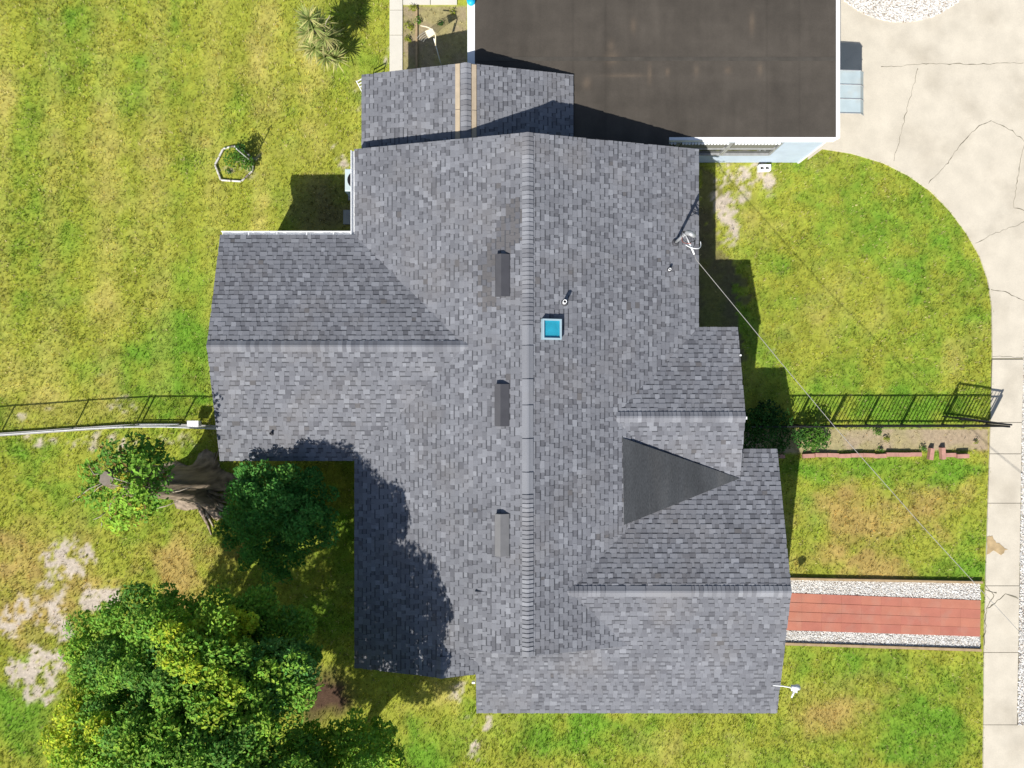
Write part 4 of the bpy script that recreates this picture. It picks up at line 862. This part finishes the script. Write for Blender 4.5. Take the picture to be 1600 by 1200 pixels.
# ------------------------------------------------------------------ small things on the lawn
pc = empty('octagonal_planter'); tag(pc, 'octagon of peeling white edging logs on the west lawn', 'planter edging')
OCT = [(350, 233), (366, 229), (384, 238), (397, 250), (395, 268), (378, 284), (346, 282), (337, 258)]
for i in range(8):
    a, b = W(*OCT[i]), W(*OCT[(i + 1) % 8]); m = MB(); nseg = 2 if i % 2 else 3
    for k in range(nseg):
        p, q = a.lerp(b, k / nseg + .02), a.lerp(b, (k + 1) / nseg - .03); mm = MB(); mm.tube([p + Vector((0, 0, .05)), q + Vector((0, 0, .05 + random.uniform(-.01, .01)))], .032, 7); mm.build('log', M_PEEL if random.random() < .8 else M_CUT, pc)
m = MB(); m.tube([W(395, 254) + Vector((0, 0, -.1)), W(395, 254) + Vector((-.02, .01, 1.32))], .017, 7); tag(m.build('garden_stake', M_WHITE), 'slim white stake standing upright at the octagonal planter', 'stake')
# cinder block
cbp = W(1192, 264.5); cb = empty('concrete_block', (cbp.x, cbp.y, 0), .02); tag(cb, 'white hollow concrete block lying by the pale blue wall', 'concrete block')
for c, d in (((0, -.075, .10), (.39, .045, .19)), ((0, .075, .10), (.39, .045, .19)), ((-.17, 0, .10), (.05, .105, .19)), ((0, 0, .10), (.05, .105, .19)), ((.17, 0, .10), (.05, .105, .19))):
    m = MB(); m.box(c, d); m.build('web', M_WHITE, cb)
# air conditioner
ac = empty('air_conditioner', (-4.86, 6.36, 0)); tag(ac, 'pale blue air conditioning unit tucked under the west eave', 'air conditioner')
m = MB(); m.box((0, 0, .05), (.85, .85, .10)); m.build('pad', M_CONC3, ac)
m = MB(); m.box((0, 0, .50), (.70, .70, .78)); m.build('body', M_AC, ac, bevel=.03)
for z in np.linspace(.2, .82, 12):
    m = MB(); m.box((0, 0, z), (.712, .712, .018)); m.build('louvre', M_AC, ac)
m = MB(); m.tube([(0, 0, .891), (0, 0, .896)], .27, 24); m.build('fan_opening', M_DARK, ac)
for r in (.10, .18, .26):
    m = MB(); pts = [(r * math.cos(t), r * math.sin(t), .905) for t in np.linspace(0, 6.283, 25)]; m.tube(pts, .006, 5, False); m.build('fan_guard', M_BLACK, ac)
m = MB(); m.box((0, 0, .915), (.12, .12, .03)); m.build('fan_hub', M_AC, ac)
sp = W(545, 340); m = MB(); m.box((sp.x + .05, sp.y, .04), (.42, .46, .09)); tag(m.build('stepping_slab', M_CONC3), 'square grey concrete slab in the shade below the air conditioner', 'slab')
# brick edging with scalloped blocks
be = empty('brick_edging'); tag(be, 'broken row of pinkish edging bricks along the soil bed', 'edging'); random.seed(9)
SCM = MB().box((0, 0, .06), (.375, .13, .15)).mesh('brick', M_SCALLOP)
xs = [1216, 1262, 1281, 1300, 1318, 1337, 1356, 1374, 1392, 1411, 1429, 1452, 1470, 1484, 1500]
for i, x in enumerate(xs):
    o = link('brick', SCM, be); y = 712 - (x - 1255) * .006 + random.uniform(-1.2, 1.2); rot = random.uniform(-.06, .06); z = random.uniform(-.045, -.01)
    if x in (1452, 1470): rot = (1.45, 1.65)[x == 1470]; y -= 3; z = 0.02
    if x == 1500: z = .05; rot = .03
    p = W(x, y); o.location = (p.x, p.y, z); o.rotation_euler = (random.uniform(-.05, .05), random.uniform(-.04, .04), rot)
# rake leaning at the small gable
rk = empty('leaf_rake'); tag(rk, 'leaf rake with white handle and cream head standing in the north soil bed', 'rake')
ra, rbp = W(690, 104, .15), W(678, 60, 1.15)
m = MB(); m.tube([ra, rbp], .017, 7); m.build('handle', M_WHITE, rk, True)
hd = W(672, 51, 1.22); m = MB(); o1, o2, o3, o4 = W(664, 48, 1.2), W(676, 43.5, 1.25), W(681, 52, 1.22), W(669, 60, 1.15)
m.add([o1, o2, o3, o4] + [p - Vector((0, 0, .035)) for p in (o1, o2, o3, o4)], [(0, 3, 2, 1), (4, 5, 6, 7), (0, 1, 5, 4), (1, 2, 6, 5), (2, 3, 7, 6), (3, 0, 4, 7)]); m.build('head', M_CREAM, rk, bevel=.012)
m = MB(); m.tube([W(657, 40, 1.2), W(667, 42, 1.24), W(676, 46, 1.24), W(680.5, 55, 1.2), W(680.5, 71, 1.0)], .02, 7); m.build('brace', M_CREAM, rk, True)
for i in range(8):
    t = i / 7; p = W(665 + 4.5 * t, 49 + 10.5 * t, 1.17); q = W(651 + 12 * t, 60 + 6 * t, .72 - .05 * t); m = MB(); m.tube([p, p.lerp(q, .6) + Vector((0, 0, .05)), q], .007, 5); m.build('tine', M_BLACK if i % 2 else M_GALV, rk)
# folding chair half under the eave of the annex
ch = W(580, 148); fc = empty('folding_chair', (ch.x, ch.y, 0), .5); tag(fc, 'white framed folding chair tucked under the west eave of the small gable', 'chair')
for sx in (-.22, .22):
    m = MB(); m.tube([(sx, -.25, 0), (sx, .05, .42), (sx, .22, .85)], .014, 6); m.build('frame', M_WHITE, fc, True)
    m = MB(); m.tube([(sx, .25, 0), (sx, -.25, .42)], .014, 6); m.build('leg', M_WHITE, fc, True)
for (y0_, z0, y1_, z1) in ((-.25, .42, .1, .42),):
    for k in range(4):
        m = MB(); y = -.22 + k * .09; m.box((0, y, .425), (.44, .055, .012)); m.build('seat_slat', M_WHITE, fc)
for k in range(3):
    m = MB(); m.box((0, .12 + k * .045, .58 + k * .11), (.44, .012, .06)); m.build('back_slat', M_WHITE, fc)

# ------------------------------------------------------------------ grass blades
def grass():
    dens = 260; x0, x1, y0, y1 = -17.4, 17.4, -13.3, 13.3; n = int((x1 - x0) * (y1 - y0) * dens)
    x = RNG.uniform(x0, x1, n); y = RNG.uniform(y0, y1, n); s = F / H; px = 800 + x * s; py = 600 - y * s
    c, d = lawn(x, y); cl_ = fbm(x, y, .22, 2, 70); keep = RNG.random(n) < np.clip(d * (.25 + 1.3 * cl_), 0, 1)
    walls = [(XW + .3, XE - .3, YS, YN), (NWX + .2, -3, NWS + .3, NWN - .3), (3, NEX - .2, -3.4, NEN - .3), (SEW, SEX - .2, SES + .3, SEN - .3), (AX0 + .3, AX1, 6.3, AY1 - .1), (FX0 + .1, wx1, wy, 20), (4, 6, 6, 20), (-5.3, -4.4, 5.0, 6.85)]
    for a, b, e, f in walls: keep &= ~((x > a) & (x < b) & (y > e) & (y < f))
    jx = (fbm(x, y, .18, 2, 61) - .5) * 9
    for poly in (DRIVE_PX, WALK_PX, [(606, -60), (728, -60), (728, 9), (606, 9)], rstrip, [(1190, 900), (1535, 907), (1535, 1016), (1190, 1006)]): keep &= ~inside(px + jx, py + jx, poly)
    keep &= ~((px > 725) & (px < 745) & (py < 120)); keep &= (px - 316) ** 2 + (py - 757) ** 2 > 34 ** 2
    x, y, c, cl_, px, py = x[keep], y[keep], c[keep], cl_[keep], px[keep], py[keep]; n = len(x); nb = 3
    tuft = RNG.uniform(.5, 1.6, (n, 1)) ; hue = RNG.normal(0, .10, (n, 1)); c = c * tuft; c[:, :1] *= 1 + hue; c[:, 2:] *= 1 - hue
    st = RNG.random(n) < .10; c[st] = np.array([.50, .43, .22]) * tuft[st]
    x = np.repeat(x, nb); y = np.repeat(y, nb); c = np.repeat(c, nb, 0); m_ = n * nb; az = RNG.uniform(0, 6.283, m_); ln = RNG.uniform(.035, .085, m_); tilt = RNG.uniform(.25, 1.15, m_); w = RNG.uniform(.006, .013, m_)
    bx_ = x + RNG.normal(0, .018, m_); by_ = y + RNG.normal(0, .018, m_); dx, dy = np.cos(az), np.sin(az); z0 = np.full(m_, -.03)
    v = np.stack([np.stack([bx_ - dy * w, by_ + dx * w, z0], -1), np.stack([bx_ + dy * w, by_ - dx * w, z0], -1), np.stack([bx_ + dx * ln * np.sin(tilt), by_ + dy * ln * np.sin(tilt), ln * np.cos(tilt) + .005], -1)], 1).reshape(-1, 3)
    f = np.arange(m_ * 3).reshape(-1, 3); c = np.repeat(c, 3, 0)
    return np_mesh('grass', v, f, M_GRASS, c)
tag(grass(), 'short patchy lawn grass covering the yard round the house', 'grass', kind='stuff')
